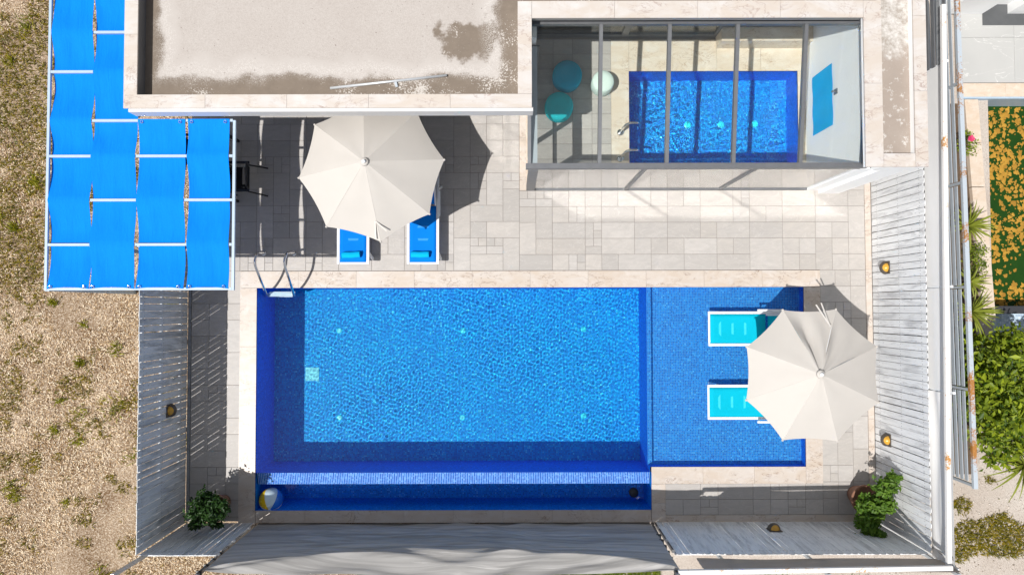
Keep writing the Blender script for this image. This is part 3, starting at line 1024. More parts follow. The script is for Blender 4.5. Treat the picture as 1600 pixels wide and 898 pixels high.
# back wall: dark glazing on the left, sliding windows in the middle, marble ledge on the right
XA, XBk, XCk = X(957), X(1118, 0, 63), XRW
bw = MB()
bw.box(XLW, XRW, YBW + .18, YBW + .3, 0, .12)
bw.build('window_sill', M_ALU, room)
for (a, c) in ((XLW, X(975, 0, 60)), (X(975, 0, 60), XBk)):
    fr = MB()
    fr.box(a, a + .07, YBW + .05, YBW + .11, 0, 2.5).box(c - .07, c, YBW + .05, YBW + .11, 0, 2.5)
    fr.box(a + .07, c - .07, YBW + .05, YBW + .11, 0, .14).box(a + .07, c - .07, YBW + .05, YBW + .11, 2.38, 2.5)
    f_ = fr.build('window', M_ALU, room)
    box(a + .07, c - .07, YBW + .07, YBW + .085, .14, 2.38).build('pane', M_WIN if a == XLW else M_GLASS_ROOF, f_)
box(XBk, XCk - .002, YBW - .19, YBW + .3, 0, .42).build('ledge', M_MARW, room)
box(XBk, XCk - .002, YBW + .12, YBW + .3, .424, 2.5).build('wall', M_CAP, room)
fr = MB()
fr.box(XBk + .0, XCk - .3, YBW + .09, YBW + .118, .43, .50).box(XCk - .34, XCk - .27, YBW + .06, YBW + .118, .50, 2.4)
fr.build('window_frame', M_ALU, room)
box(XLW - .1, XRW, YBW + .31, YBW + .4, 0, 2.5).build('back_panel', plain('beige_render', (.72, .68, .58), .8), room)

# left glass side
m = MB()
m.box(XLW - .16, XLW - .02, YGL, YHW - .05, ZF - .14, ZF)
m.build('side_beam', M_ALU_L, room)
m = MB()
m.box(XLW - .17, XLW + .0, YGL - .02, YGL + .11, .005, ZF - .14)
m.build('corner_post', M_ALU, room)
m = MB()
m.box(XLW - .09, XLW - .03, YGL + .9, YGL + .98, .005, ZF - .14)
m.box(XLW - .09, XLW - .03, YGL + .11, YHW - .05, 1.05, 1.12)
m.build('side_mullion', M_ALU, room)
box(XLW - .066, XLW - .054, YGL + .11, YHW - .05, .02, ZF - .14).build('side_pane', M_GLASS_FRONT, room)

# front glazing
fx = [XLW + .0, X(977, 0, 297), X(1124, 0, 297), XRW - .002]
for k in (1, 2):
    box(fx[k] - .035, fx[k] + .035, YGL - .01, YGL + .045, .02, ZF - .10).build('mullion', M_ALU, room)
for k in range(3):
    a = fx[k] + (.0 if k == 0 else .036)
    c = fx[k + 1] - (.0 if k == 2 else .036)
    box(a, c, YGL + .012, YGL + .022, .03, ZF - .10).build('front_pane', M_GLASS_FRONT, room)
box(fx[0], fx[3], YGL - .012, YGL + .046, -.005, .03).build('bottom_track', M_ALU, room)
# glass roof
xs = [X(p, 2.3, 262) for p in (827, 936.5, 1041.5, 1145.5, 1250, 1348)]
xs[-1] = XRW - .01


def zr(y):
    return ZF + (ZB - ZF) * (y - YRF) / (YRB - YRF)


box(xs[0] - .06, xs[-1] + .09, YRF - .015, YRF + .075, ZF - .10, ZF + .035).build('front_rail', M_ALU, room)
box(xs[0] - .05, xs[-1] + .05, YRB - .06, YRB + .04, ZB - .06, ZB + .035).build('back_rail', M_ALU, room)
for k, x in enumerate(xs):
    wd = .062
    MB().bar((x, YRF + .076, zr(YRF + .076) + .01), (x, YRB - .061, zr(YRB - .061) + .01), wd, .09).build('rafter', M_ALU, room)
    if k < 5:
        a, c = x + wd / 2, xs[k + 1] - wd / 2
        ya, yc = YRF + .076, YRB - .061
        MB().add([(a, ya, zr(ya)), (c, ya, zr(ya)), (c, yc, zr(yc)), (a, yc, zr(yc)), (a, ya, zr(ya) + .012), (c, ya, zr(ya) + .012), (c, yc, zr(yc) + .012), (a, yc, zr(yc) + .012)],
                 [(3, 2, 1, 0), (4, 5, 6, 7), (0, 1, 5, 4), (1, 2, 6, 5), (2, 3, 7, 6), (3, 0, 4, 7)]).build('roof_pane', M_GLASS_ROOF, room)

# things in the glass room
def pouf(px, py, r, h, mat, label):
    p = W(px, py, h)
    o = MB().lathe((p.x, p.y, 0), [(r * .90, .0), (r, .05), (r * 1.02, h * .5), (r, h - .05), (r * .9, h - .008), (r * .5, h + .008), (.02, h + .01)], 40).build('pouf', mat, None, True)
    return tag(o, label, 'pouf', 'poufs in the glass room')


M_P1 = mat_cloth('petrol_felt', (0.0, 0.33, 0.50), 0.0, None, 120, .08)
M_P2 = mat_cloth('aqua_felt', (0.01, 0.50, 0.56), 0.0, None, 120, .08)
M_P3 = mat_cloth('mint_felt', (0.62, 0.74, 0.68), 0.0, None, 120, .04)
pouf(887, 115.5, .30, .35, M_P1, 'large dark blue round pouf by the back glazing of the glass room')
pouf(874, 164.5, .29, .33, M_P2, 'turquoise round pouf half in sunshine in the glass room')
pouf(943, 126, .225, .40, M_P3, 'smaller white and mint round pouf under a roof bar')
for k, (px, py) in enumerate(((969.5, 207), (969, 248))):
    a = W(px, py, 0)
    t = thing('water_spout', ['chrome swan neck water spout beside the indoor pool, farther from the glass front', 'chrome swan neck water spout beside the indoor pool, nearest the glass front'][k], 'spout', a, 'chrome spouts of the indoor pool')
    MB().lathe(a, [(.075, 0), (.07, .03), (.04, .045)], 20).build('base', M_CHROME, t, True)
    pth = [a + Vector((0, 0, .04)), a + Vector((0.01, .02, .28)), a + Vector((.05, .05, .42)), a + Vector((.14, .075, .47)), a + Vector((.26, .08, .45)), a + Vector((.33, .08, .40))]
    MB().tube(pth, [.03, .028, .026, .024, .022, .02], 10).build('pipe', M_CHROME, t, True)
# towel hung on the right wall
ht0, ht1 = W(1281.5, 214, .35), W(1313, 108, 1.0)
yt0, yt1 = W(1281, 124, .35).y, W(1281, 214, .35).y


def tw(u, v):
    y = yt0 + (yt1 - yt0) * u
    z = .42 + v * .85
    return (XRW - .02 - .006 * math.sin(u * 13 + 2 * math.sin(v * 3)) - .012, y, z)


tg = MB().grid(tw, 24, 10).build('towel', M_TOWEL_H, None, True, solid=.008)
tag(tg, 'bright blue towel hanging on the white wall of the glass room', 'towel')
hk = thing('towel_hook', 'grey hook on the white wall above the blue towel', 'hook', (XRW, Y(146, 1.3), 1.35))
box(XRW - .02, XRW - .002, Y(146, 1.3) - .05, Y(146, 1.3) + .05, 1.30, 1.42).build('plate', M_ALU, hk)
MB().tube([(XRW - .02, Y(146, 1.3), 1.36), (XRW - .08, Y(146, 1.3), 1.35), (XRW - .09, Y(146, 1.3), 1.41)], .014, 8).build('peg', M_ALU, hk)

# ------------------------------------------------------------------ annex roof, right of the glass room
annex = thing('annex', 'narrow annex with a recessed concrete roof and marble parapets', 'annex', (XSK1, YSK0, 0))
XN0, XN1, XN2 = XSK1 + .003, X(1435.5, RZ), X(1455.5, RZ)
YN0, YN1 = Y(262, RZ), Y(241, RZ)


def mat_annex():
    m = NT('flaking_concrete')
    n1 = m.noise(m.pos((1, .7, 1)), 2.2, 6, .68, .5)
    n2 = m.noise(m.pos(), 9, 6, .75)
    sp = m.n('ShaderNodeSeparateXYZ')
    m.set(sp.inputs[0], m.geo.outputs['Position'])
    c = m.mix(n1, (0.25, 0.20, 0.165), (0.40, 0.345, 0.30))
    c = m.mix(m.range(n2, .56, .66, 0, .85), c, (0.60, 0.57, 0.54))
    f = m.range(m.math('ADD', sp.outputs[1], n1), Y(84, 2.8) + .4, Y(78, 2.8) + .6)
    c2 = m.mix(m.range(n2, .38, .62), (0.33, .29, .25), (.58, .55, .52))
    c = m.mix(f, c, c2)
    return m.done(c, .9)


box(XN0 - .02, XN1 + .02, YN1 - .02, HT, 2.6, 2.84).build('roof', mat_annex(), annex)
slabs(annex, XN1, XN2, YN0, HT, 1.2, M_CAP, RZ - .03, RZ, 'coping_slab')
slabs(annex, XN0, XN1 - .003, YN0, YN1, 1.2, M_CAP, RZ - .03, RZ, 'coping_slab')
box(XN1 + .01, XN2 - .02, YN0 + .02, HT, 2.6, RZ - .03).build('parapet', M_WHITE, annex)
box(XN0, XN1 + .009, YN0 + .02, YN1 - .012, 2.6, RZ - .03).build('parapet', M_WHITE, annex)
box(XRW + .245, XN2 - .05, YN0 + .06, HT, 0, 2.6).build('wall', M_WHITE, annex)

# pipe lying on the roof
a, c = W(516, 138, FZ + .03), W(698, 118, FZ + .03)
pp = thing('metal_pipe', 'long thin galvanised pipe lying on the concrete roof', 'pipe', a)
MB().tube([a, a.lerp(c, .5), c], .021, 10).build('tube', plain('galvanised', (.62, .64, .66), .35, .4), pp, True)
q = a.lerp(c, .56)
MB().bar(q + Vector((0, -.01, 0)), q + Vector((.02, -.10, -.01)), .04, .02).build('bracket', M_ALU_L, pp)

# ------------------------------------------------------------------ pergola with woven blue shade strips
PZ = 2.6
pg = thing('pergola', 'pale blue metal pergola with woven bright blue fabric strips', 'pergola', (X(70, PZ), Y(450, PZ), 0))
px_l, px_r = X(71.5, PZ), X(364, PZ)
py_b = Y(450, PZ)
py_t = Y(-60, PZ)
yw = YHOUSE - .10
T = .044


def rail(p, q, name='rail'):
    MB().bar(p, q, T, T).build(name, M_PERG, pg)


rail((px_l, py_b - .025, PZ), (px_l, py_t, PZ))
rail((px_r, py_b - .025, PZ), (px_r, yw, PZ))
rail((px_l + .026, py_b, PZ), (px_r - .026, py_b, PZ), 'end_rail')
bars = [-20, 50, 111.5, 174, 243, 311.5, 381, 450]
for k, by in enumerate(bars[:-1]):
    y = yw if by == 174 else Y(by, PZ)
    xe = px_r if by > 173 else HX0 + .0
    rail((px_l + .026, y, PZ), (xe - .026, y, PZ), 'crossbar')
for (x, y) in ((px_l, py_b), (X(212, PZ), Y(381, PZ)), (X(140, PZ), Y(381, PZ)), (px_l, Y(111.5, PZ)), (px_l, py_t + .03)):
    MB().box(x - .035, x + .035, y - .035, y + .035, GZ if x < -6.5 else 0, PZ - .026).build('post', M_PERG, pg)
strips = [(74, 139.5, -60, 0), (140, 210, -60, 1), (212, 287, 174, 0), (291, 357, 174, 1)]
for si, (sx0, sx1, stop, ph) in enumerate(strips):
    ys = [y for y in bars if y >= stop]
    if stop < 0:
        ys = [-60] + ys
    wy = [yw if v == 174 else Y(v, PZ) for v in ys]
    if stop == 174:
        wy[0] = yw + .02
    cxm, wid = (X(sx0, PZ) + X(sx1, PZ)) / 2, X(sx1, PZ) - X(sx0, PZ)
    pts = []
    NV, NU = 9, 8
    rs = random.Random(si * 5 + 3)
    m = MB()
    vs = []
    rows_ = 0
    ph_r = [rs.uniform(0, 6) for _ in range(4)]
    for k in range(len(wy) - 1):
        over0 = (bars.index(ys[k]) + ph) % 2 == 1 if ys[k] in bars else False
        over1 = (bars.index(ys[k + 1]) + ph) % 2 == 1 if ys[k + 1] in bars else False
        if k == len(wy) - 2:
            over1 = True
        if k == 0 and stop == 174:
            over0 = True
        z0 = PZ + (.036 if over0 else -.036)
        z1 = PZ + (.036 if over1 else -.036)
        pin0, pin1 = (1 if not over0 else .2), (1 if not over1 else .2)
        sag = rs.uniform(.02, .055)
        nb_ = rs.uniform(.0, .05)
        n = NV + (1 if k == len(wy) - 2 else 0)
        for j in range(n):
            t = j / NV
            y = wy[k] + (wy[k + 1] - wy[k]) * t
            z = z0 + (z1 - z0) * (3 * t * t - 2 * t ** 3) - sag * 4 * t * (1 - t)
            z += 0.0
            nar = 1.0 - nb_ * math.sin(math.pi * t) - .03 * (pin0 * (1 - t) ** 3 + pin1 * t ** 3)
            shf = .009 * math.sin(y * 1.6 + ph_r[0]) + .003 * math.sin(y * 5 + ph_r[1])
            for i in range(NU + 1):
                u = i / NU - .5
                ripple = (.009 * math.sin(u * 16 + ph_r[2] + y * .7) + .006 * math.sin(u * 9 + y * 3 + ph_r[3])) * math.sin(math.pi * t)
                scal = .03 * (4 * u * u - 1) * (1 if (k == len(wy) - 2 and j == n - 1) else 0)
                vs.append((cxm + shf + u * wid * nar, y - (scal if k == len(wy) - 2 else 0), z + ripple - .02 * (1 - 4 * u * u) * math.sin(math.pi * t)))
            rows_ += 1
    fs = [(r_ * (NU + 1) + i, (r_ + 1) * (NU + 1) + i, (r_ + 1) * (NU + 1) + i + 1, r_ * (NU + 1) + i + 1) for r_ in range(rows_ - 1) for i in range(NU)]
    st = m.add(vs, fs).build('shade_strip', M_BLUE, pg, True, solid=.004)
    for u in (-.40, .40):
        e = MB()
        for yy, k_ in ((py_b + .035, 0), (yw - .03, 1)):
            if k_ and stop != 174:
                continue
            ang = [2 * math.pi * q_ / 10 for q_ in range(11)]
            e.tube([(cxm + u * wid + .022 * math.cos(g), yy + .022 * math.sin(g), PZ + .045) for g in ang], .006, 5, False)
        e.build('eyelet', M_CHROME, st)

# ------------------------------------------------------------------ umbrellas
def umbrella(name, label, base, top, apex_z, rim_z, rad, ang0, shift, droop=0.0, strap=None):
    """base: foot of the pole; shift: how far the canopy centre is off the pole at rim height."""
    t = thing(name, label, 'parasol', base, 'cream parasols by the pool')
    bx, by, bz = base
    MB().lathe((bx, by, bz), [(.27, .0), (.27, .05), (.22, .07), (.05, .08), (.04, .30)], 28).build('base', M_ALU_L, t)
    ax, ay = top
    MB().tube([(bx, by, bz + .28), (ax, ay, apex_z - .03)], .021, 12).build('pole', M_WPAINT, t, True)
    cx, cy = ax + shift[0], ay + shift[1]
    tips = []
    for k in range(8):
        g = R(ang0 + 45 * k)
        rr = rad[k] if isinstance(rad, (list, tuple)) else rad
        tips.append(Vector((cx + rr * math.cos(g), cy + rr * math.sin(g), rim_z + .03 * math.sin(g * 2 + 1))))
    apex = Vector((ax, ay, apex_z))
    for k in range(8):
        A, B = tips[k], tips[(k + 1) % 8]

        def fn(u, v):
            # u across the panel, v from the apex to the rim
            ra = apex.lerp(A, v)
            rb = apex.lerp(B, v)
            p_ = ra.lerp(rb, u)
            s_ = 4 * u * (1 - u)
            p_.z += .010 * math.sin(math.pi * v) - s_ * v * v * .004
            mid = apex.lerp((A + B) / 2, v)
            inward = (apex - mid)
            inward.z = 0
            if inward.length > 1e-6:
                p_ += inward.normalized() * (s_ * .04 * v ** 6)
            if droop > 1 and k in (0, 1):        # the slack, creased panels
                w_ = v * (1 - v) * 4
                p_.z += w_ * (.030 * math.sin(u * 10 - v * 5 + k) - .03 * s_)
                if k == 1:
                    p_.z -= .10 * w_ * math.exp(-((u - .62) / .14) ** 2)
            else:
                p_.z += .004 * math.sin(u * 7 + k) * v * (1 - v) * 4
            return p_
        pn = MB().grid(fn, 8, 12).build('panel', M_UMB, t, True, solid=.003)
        sm = [apex.lerp(A, v / 10) + Vector((0, 0, .010 * math.sin(math.pi * v / 10) + .002)) for v in range(1, 11)]
        MB().tube(sm, .0035, 5).build('seam', M_SEAM, t)
        MB().tube([apex.lerp(A, v / 8) + Vector((0, 0, .010 * math.sin(math.pi * v / 8) - .02)) for v in range(0, 9)], .007, 6).build('rib', M_WPAINT, t)
        MB().lathe((A.x, A.y, A.z - .012), [(.018, 0), (.022, .015), (.012, .03)], 10).build('tip', M_UMB, t)
    MB().lathe((ax, ay, apex_z - .02), [(.075, .0), (.07, .025), (.04, .035)], 24).build('cap', M_UMB, t, True)
    MB().lathe((ax, ay, apex_z + .02), [(.034, .0), (.034, .02), (.02, .035), (.01, .04)], 18).build('finial', M_WPAINT, t, True)
    if strap:
        s = MB()
        for a_, b_ in strap:
            a_, b_ = Vector(a_), Vector(b_)
            s.bar(a_, b_, .025, .004)
        s.build('strap', M_SEAM, t)
    return t


u1 = W(569, 252.5, 2.45)
umbrella('parasol', 'cream octagonal parasol over the two blue loungers by the house', (u1.x, u1.y, 0), (u1.x, u1.y), 2.45, 1.80, 1.335, 7, (0, 0), .6,
         [(W(586, 345, 1.97), W(587, 374, 1.84)), (W(587, 346, 1.97), W(604, 361, 1.93))])
u2 = W(1283, 584.5, 2.45)
umbrella('parasol', 'cream octagonal parasol standing in the shallow end of the pool', (u2.x - .06, u2.y + .02, DSH), (u2.x, u2.y), 2.45, 1.80,
         [1.30, 1.26, 1.24, 1.24, 1.26, 1.30, 1.32, 1.34], 22, (.09, -.05), 1.6,
         [(W(1298, 510, 2.05), W(1275, 476, 1.84)), (W(1297, 510, 2.05), W(1283, 473, 1.82))])

# ------------------------------------------------------------------ loungers
M_BAND_B = plain('blue_band', (0.01, 0.26, 0.80), .7)
M_BAND_T = plain('turquoise_band', (0.02, 0.535, 0.69), .7)


def lounger(label, foot_c, ang, sling, group, z0=0.0, hb=.34, wid=.64, length=1.92, tilt=30):
    """A sling lounger; local +y runs from the foot to the head."""
    t = thing('sun_lounger', label, 'sun lounger', (foot_c.x, foot_c.y, z0), group)
    band = M_BAND_B if sling is M_SLING else M_BAND_T
    hw = wid / 2
    flat = length * .62
    c, s = math.cos(R(tilt)), math.sin(R(tilt))
    bl = length - flat
    hx = (flat + bl * c, hb + bl * s)

    def loc(m, name, mat, parent=t, smooth=False, solid=0.0, bevel=0.0):
        me = bpy.data.meshes.new(name)
        me.from_pydata(m.v, [], m.f)
        me.materials.append(mat)
        if smooth:
            me.shade_smooth()
        o = bpy.data.objects.new(name, me)
        C.objects.link(o)
        o.parent = parent
        if solid:
            md = o.modifiers.new('thickness', 'SOLIDIFY')
            md.thickness = solid
            md.offset = 0
        if bevel:
            md = o.modifiers.new('bevel', 'BEVEL')
            md.width = bevel
            md.segments = 2
        return o
    fr = MB()
    for sx in (-1, 1):
        fr.bar((sx * (hw - .02), 0, hb), (sx * (hw - .02), length * .98, hb), .05, .06)
    fr.bar((-hw + .046, .018, hb - .004), (hw - .046, .018, hb - .004), .036, .03)
    fr.bar((-hw + .046, length * .955, hb), (hw - .046, length * .955, hb), .036, .036)
    loc(fr, 'frame', M_WPAINT)
    for sx in (-1, 1):
        for yy, lean in ((.22, -.10), (length * .8, .10)):
            lg = MB().bar((sx * (hw - .012), yy, hb - .03), (sx * (hw + .015), yy + lean, .0), .04, .05, (0, 1, 0))
            loc(lg, 'leg', M_WPAINT)
        ar = MB().bar((sx * (hw + .03), flat * .80, hb + .20), (sx * (hw + .03), flat * 1.22, hb + .21), .04, .022)
        ar.bar((sx * (hw + .026), flat * .84, hb + .19), (sx * (hw + .010), flat * .88, hb + .02), .03, .03)
        ar.bar((sx * (hw + .026), flat * 1.18, hb + .20), (sx * (hw + .010), flat * 1.12, hb + .02), .03, .03)
        loc(ar, 'armrest', M_WPAINT)
    bf = MB()
    for sx in (-1, 1):
        bf.bar((sx * (hw - .065), flat, hb + .02), (sx * (hw - .065), hx[0], hx[1]), .032, .032)
    bf.bar((-hw + .08, hx[0], hx[1]), (hw - .08, hx[0], hx[1]), .032, .032)
    bf.bar((-hw + .10, flat + bl * c * .6, hb + bl * s * .6 - .02), (-hw + .10, length * .9, hb), .02, .02)
    bf.bar((hw - .10, flat + bl * c * .6, hb + bl * s * .6 - .02), (hw - .10, length * .9, hb), .02, .02)
    loc(bf, 'backrest_frame', M_WPAINT)

    def seat(u, v):
        return ((u - .5) * (wid - .105), .035 + v * (flat - .05), hb + .022 - .018 * math.sin(math.pi * v) * 4 * u * (1 - u))

    def back(u, v):
        k = .03 + v * (bl - .04)
        return ((u - .5) * (wid - .15), flat + k * c, hb + .026 + k * s - .02 * math.sin(math.pi * v) * 4 * u * (1 - u))
    loc(MB().grid(seat, 8, 12), 'seat', sling, t, True, .006)
    loc(MB().grid(back, 8, 8), 'backrest', sling, t, True, .006)
    slat = MB()
    for q in (.28, .52, .76):
        slat.bar((-hw + .046, flat * q, hb - .022), (hw - .046, flat * q, hb - .022), .05, .015)
    loc(slat, 'crosspiece', M_WPAINT)
    bands = MB()  # added strips imitating the crosspieces showing through the cloth
    for q in (.20, .42, .64):
        zq = hb + .026 - .018 * math.sin(math.pi * q)
        bands.bar((-hw + .10, flat * q, zq), (hw - .10, flat * q, zq), .045, .004)
    loc(bands, 'crosspiece_trace', band)
    t.rotation_euler = (0, 0, ang)
    return t


def rolled(px, py, z, label, ang=0):
    p = W(px, py, z)
    t = thing('rolled_towel', label, 'towel', p, 'rolled towels on the blue loungers')
    m = MB()
    n, L = 40, .36
    prof = []
    for i in range(n + 1):
        g = i / n * 4.5 * math.pi
        rr = .018 + .052 * i / n
        prof.append((rr * math.cos(g), rr * math.sin(g)))

    def fn(u, v):
        q = prof[round(u * n)]
        return (p.x + (v - .5) * L * math.cos(ang) + .0, p.y + q[0] + (v - .5) * L * math.sin(ang) + .004 * math.sin(v * 9), p.z + .072 + q[1])
    m.grid(fn, n, 6)
    m.build('roll', M_TOWEL, t, True, solid=.010)
    core = MB().tube([(p.x - .165 * math.cos(ang), p.y - .165 * math.sin(ang), p.z + .072), (p.x + .165 * math.cos(ang), p.y + .165 * math.sin(ang), p.z + .072)], .055, 16)
    core.build('core', M_TOWEL, t)
    return t


f1, f2 = W(552, 412.5, .34), W(661, 412.5, .34)
lounger('blue sling lounger left under the parasol by the house', f1, 0, M_SLING, 'blue loungers under the upper parasol')
lounger('blue sling lounger with raised back, right of the two by the house', f2, 0, M_SLING, 'blue loungers under the upper parasol')
rolled(550, 399, .345, 'bright blue rolled towel on the foot of the left blue lounger', .04)
rolled(657, 398.5, .345, 'bright blue rolled towel on the foot of the right blue lounger', .0)
f3, f4 = W(1107, 513.5, .08), W(1106, 628, .08)
lounger('turquoise sling lounger in the shallow water, nearer the house', f3, R(-90), M_TURQ, 'turquoise loungers in the shallow water', DSH, .36, .70)
lounger('turquoise sling lounger in the shallow water, farther from the house', f4, R(-90), M_TURQ, 'turquoise loungers in the shallow water', DSH, .36, .70)

# ------------------------------------------------------------------ dining set under the pergola
def chair(label, x, y, ang, group='black chairs under the pergola'):
    t = thing('garden_chair', label, 'chair', (x, y, 0), group)

    def loc(m, name, mat, solid=0.0):
        me = bpy.data.meshes.new(name)
        me.from_pydata(m.v, [], m.f)
        me.materials.append(mat)
        o = bpy.data.objects.new(name, me)
        C.objects.link(o)
        o.parent = t
        if solid:
            md = o.modifiers.new('thickness', 'SOLIDIFY')
            md.thickness = solid
        return o
    # local: the sitter looks along -x, the back is at +x
    for sy in (-1, 1):
        loc(MB().tube([(-.24, sy * .27, 0), (-.22, sy * .27, .40), (-.20, sy * .27, .62)], .016, 8), 'leg', M_BLACK)
        loc(MB().tube([(.40, sy * .29, 0), (.30, sy * .28, .22), (.17, sy * .27, .44)], .016, 8), 'leg', M_BLACK)
        loc(MB().bar((-.24, sy * .28, .64), (.26, sy * .28, .64), .05, .022), 'armrest', M_BLACK)
    fr = MB()
    for sy in (-1, 1):
        fr.tube([(.16, sy * .235, .42), (.24, sy * .235, .65), (.30, sy * .235, .90)], .015, 8)
    fr.tube([(.30, -.235, .90), (.30, .235, .90)], .018, 8)
    loc(fr, 'back_frame', M_BLACK)
    loc(MB().grid(lambda u, v: (-.25 + .43 * u, (v - .5) * .47, .43 - .015 * math.sin(math.pi * u)), 6, 6), 'seat', M_BLKNET, .012)
    loc(MB().grid(lambda u, v: (.165 + .13 * u, (v - .5) * .46, .45 + .44 * u), 6, 6), 'backrest', M_BLKNET, .012)
    t.rotation_euler = (0, 0, ang)
    return t


chair('black metal armchair beside the right rail of the pergola, facing left', -5.50, 2.62, 0)
chair('black metal armchair under the fabric strips, facing right', -6.42, 3.18, math.pi)
tb = thing('garden_table', 'dark table mostly hidden under the blue fabric strips', 'table', (-5.98, 2.85, 0))
box(-6.32, -5.66, 2.15, 3.55, .71, .745).build('tabletop', M_TABLE, tb, bevel=.006)
for x in (-6.26, -5.72):
    for y in (2.22, 3.48):
        box(x - .025, x + .025, y - .025, y + .025, 0, .71).build('leg', M_BLACK, tb)

# ------------------------------------------------------------------ board fences
def fence(label, p0, p1, h, n, mat, side, tops='square', seed=1, gapj=.012, name='board_fence'):
    """Upright boards from p0 to p1 (inner face line); side: unit vector pointing outwards."""
    rs = random.Random(seed)
    p0, p1, side = Vector((*p0, 0)), Vector((*p1, 0)), Vector((*side, 0))
    t = thing(name, label, 'fence', p0)
    d = (p1 - p0)
    L = d.length
    d.normalize()
    pitch = L / n
    bw = pitch - gapj
    for i in range(n):
        s0 = (i + .5) * pitch
        hh = h + rs.uniform(-.012, .012)
        w2 = bw / 2 * rs.choice((1.04, 1.03, 1.02, 1.0, .96, .92))
        th = .012
        dep = rs.uniform(0, .004)
        sk = rs.uniform(-.003, .003)
        if tops == 'round':
            prof = [(-w2, .01), (w2, .01), (w2 + sk, hh - .04), (w2 * .55 + sk, hh), (-w2 * .55 + sk, hh), (-w2 + sk, hh - .04)]
        else:
            prof = [(-w2, .012), (w2, .012), (w2 + sk, hh), (-w2 + sk, hh)]
        k = len(prof)
        vs = []
        for off in (dep, dep + th):
            for a_, z_ in prof:
                q = p0 + d * (s0 + a_) + side * off
                vs.append((q.x, q.y, z_))
        fs = [tuple(range(k)), tuple(reversed(range(k, 2 * k)))] + [(a_, a_ + k, (a_ + 1) % k + k, (a_ + 1) % k) for a_ in range(k)]
        MB().add(vs, fs).build('board', mat, t)
    for z_ in (.22, .98, h - .16):
        q0, q1 = p0 + side * .046, p1 + side * .046
        MB().bar((q0.x, q0.y, z_), (q1.x, q1.y, z_), .04, .07).build('rail', mat, t)
    np_ = max(2, round(L / 1.9) + 1)
    for i in range(np_):
        q = p0 + d * (.04 + (L - .08) * i / (np_ - 1)) + side * .094
        MB().box(q.x - .03, q.x + .03, q.y - .03, q.y + .03, GZ - .1, h - .40).build('post', M_ALU, t)
    sc = MB()
    for i in range(n):
        for z_ in (.22, .98, h - .16):
            for e in (-.25, .25):
                q = p0 + d * ((i + .5 + e * rs.uniform(.8, 1.1)) * pitch) - side * .0005
                zz = z_ + rs.uniform(-.01, .01)
                a_, b_ = d * .009, Vector((0, 0, .009))
                sc.add([q - a_ + Vector((0, 0, zz)), q - b_ + Vector((0, 0, zz)), q + a_ + Vector((0, 0, zz)), q + b_ + Vector((0, 0, zz)), q - side * .003 + Vector((0, 0, zz))],
                       [(0, 1, 4), (1, 2, 4), (2, 3, 4), (3, 0, 4)])
    stuff(sc.build('screw', M_SCREW, t))
    return t


FH = 1.84
fL = fence('tall grey board fence on the left, in shade, between dry grass and walkway', (XL_FEN, YB_FEN), (XL_FEN, Y(395)), FH, 42, M_BOARD_G, (-1, 0), 'square', 2, .009)
fR = fence('tall whitewashed board fence on the right, in full sun', (XR_FEN, YB_FEN), (XR_FEN, Y(262)), FH, 53, M_BOARD, (1, 0), 'round', 3, .012)
fBL = fence('short grey board fence behind the left potted plant', (XL_FEN + .03, YB_FEN), (X(397, 0, 820), YB_FEN), FH, 11, M_BOARD_G, (0, -1), 'square', 4, .012)
fBR = fence('grey board fence at the bottom right, behind the right potted plant', (X(1024, 0, 815), YB_FEN), (XR_FEN - .03, YB_FEN), FH, 36, M_BOARD, (0, -1), 'round', 5, .005)

# wall lamps on the fences
def wall_lamp(label, pos, out):
    t = thing('wall_lamp', label, 'wall light', pos, 'half round wall lights on the fences')
    out = Vector(out)
    side = Vector((0, 0, 1)).cross(out)
    m = MB()

    def hood(u, v):
        g = math.pi * u
        r = .13 * math.sin(math.pi / 2 * (.12 + .88 * v))
        return Vector(pos) + side * (-math.cos(g) * r) + out * (math.sin(g) * r * .95 + .004) + Vector((0, 0, .08 - .12 * v))
    m.grid(hood, 14, 6)
    m.build('hood', M_BRASS, t, True, solid=.006)

    def lens(u, v):
        g = math.pi * u
        r = .085 * v
        return Vector(pos) + side * (-math.cos(g) * r) + out * (math.sin(g) * r * 1.15 + .012) + Vector((0, 0, .092 - .05 * v * v))
    MB().grid(lens, 12, 4).build('lens', M_AMBER, t, True, solid=.004)
    q = Vector(pos)
    MB().bar(q - side * .125 + out * .003, q + side * .125 + out * .003, .012, .22, out.cross(side)).build('back_plate', M_BRASS, t)
    return t


lz = 1.0
def on_fence(px, py, axis, val):
    """Height at which a fence plane shows at this pixel."""
    best = None
    for i in range(200):
        z = i * .01
        q = W(px, py, z)
        e = abs((q.x if axis == 0 else q.y) - val)
        if best is None or e < best[0]:
            best = (e, q)
    return best[1]


q = on_fence(264, 641, 0, XL_FEN)
wall_lamp('amber half round wall light on the shaded left fence', (XL_FEN + .006, q.y, q.z), (1, 0, 0))
q = on_fence(1386, 418, 0, XR_FEN)
wall_lamp('amber half round wall light on the sunny right fence, nearer the house', (XR_FEN - .006, q.y, q.z), (-1, 0, 0))
q = on_fence(1388, 687, 0, XR_FEN)
wall_lamp('amber half round wall light on the sunny right fence, farther from the house', (XR_FEN - .006, q.y, q.z), (-1, 0, 0))
q = on_fence(1210, 828, 1, YB_FEN)
wall_lamp('amber half round wall light on the bottom right fence', (q.x, YB_FEN + .006, q.z), (0, 1, 0))

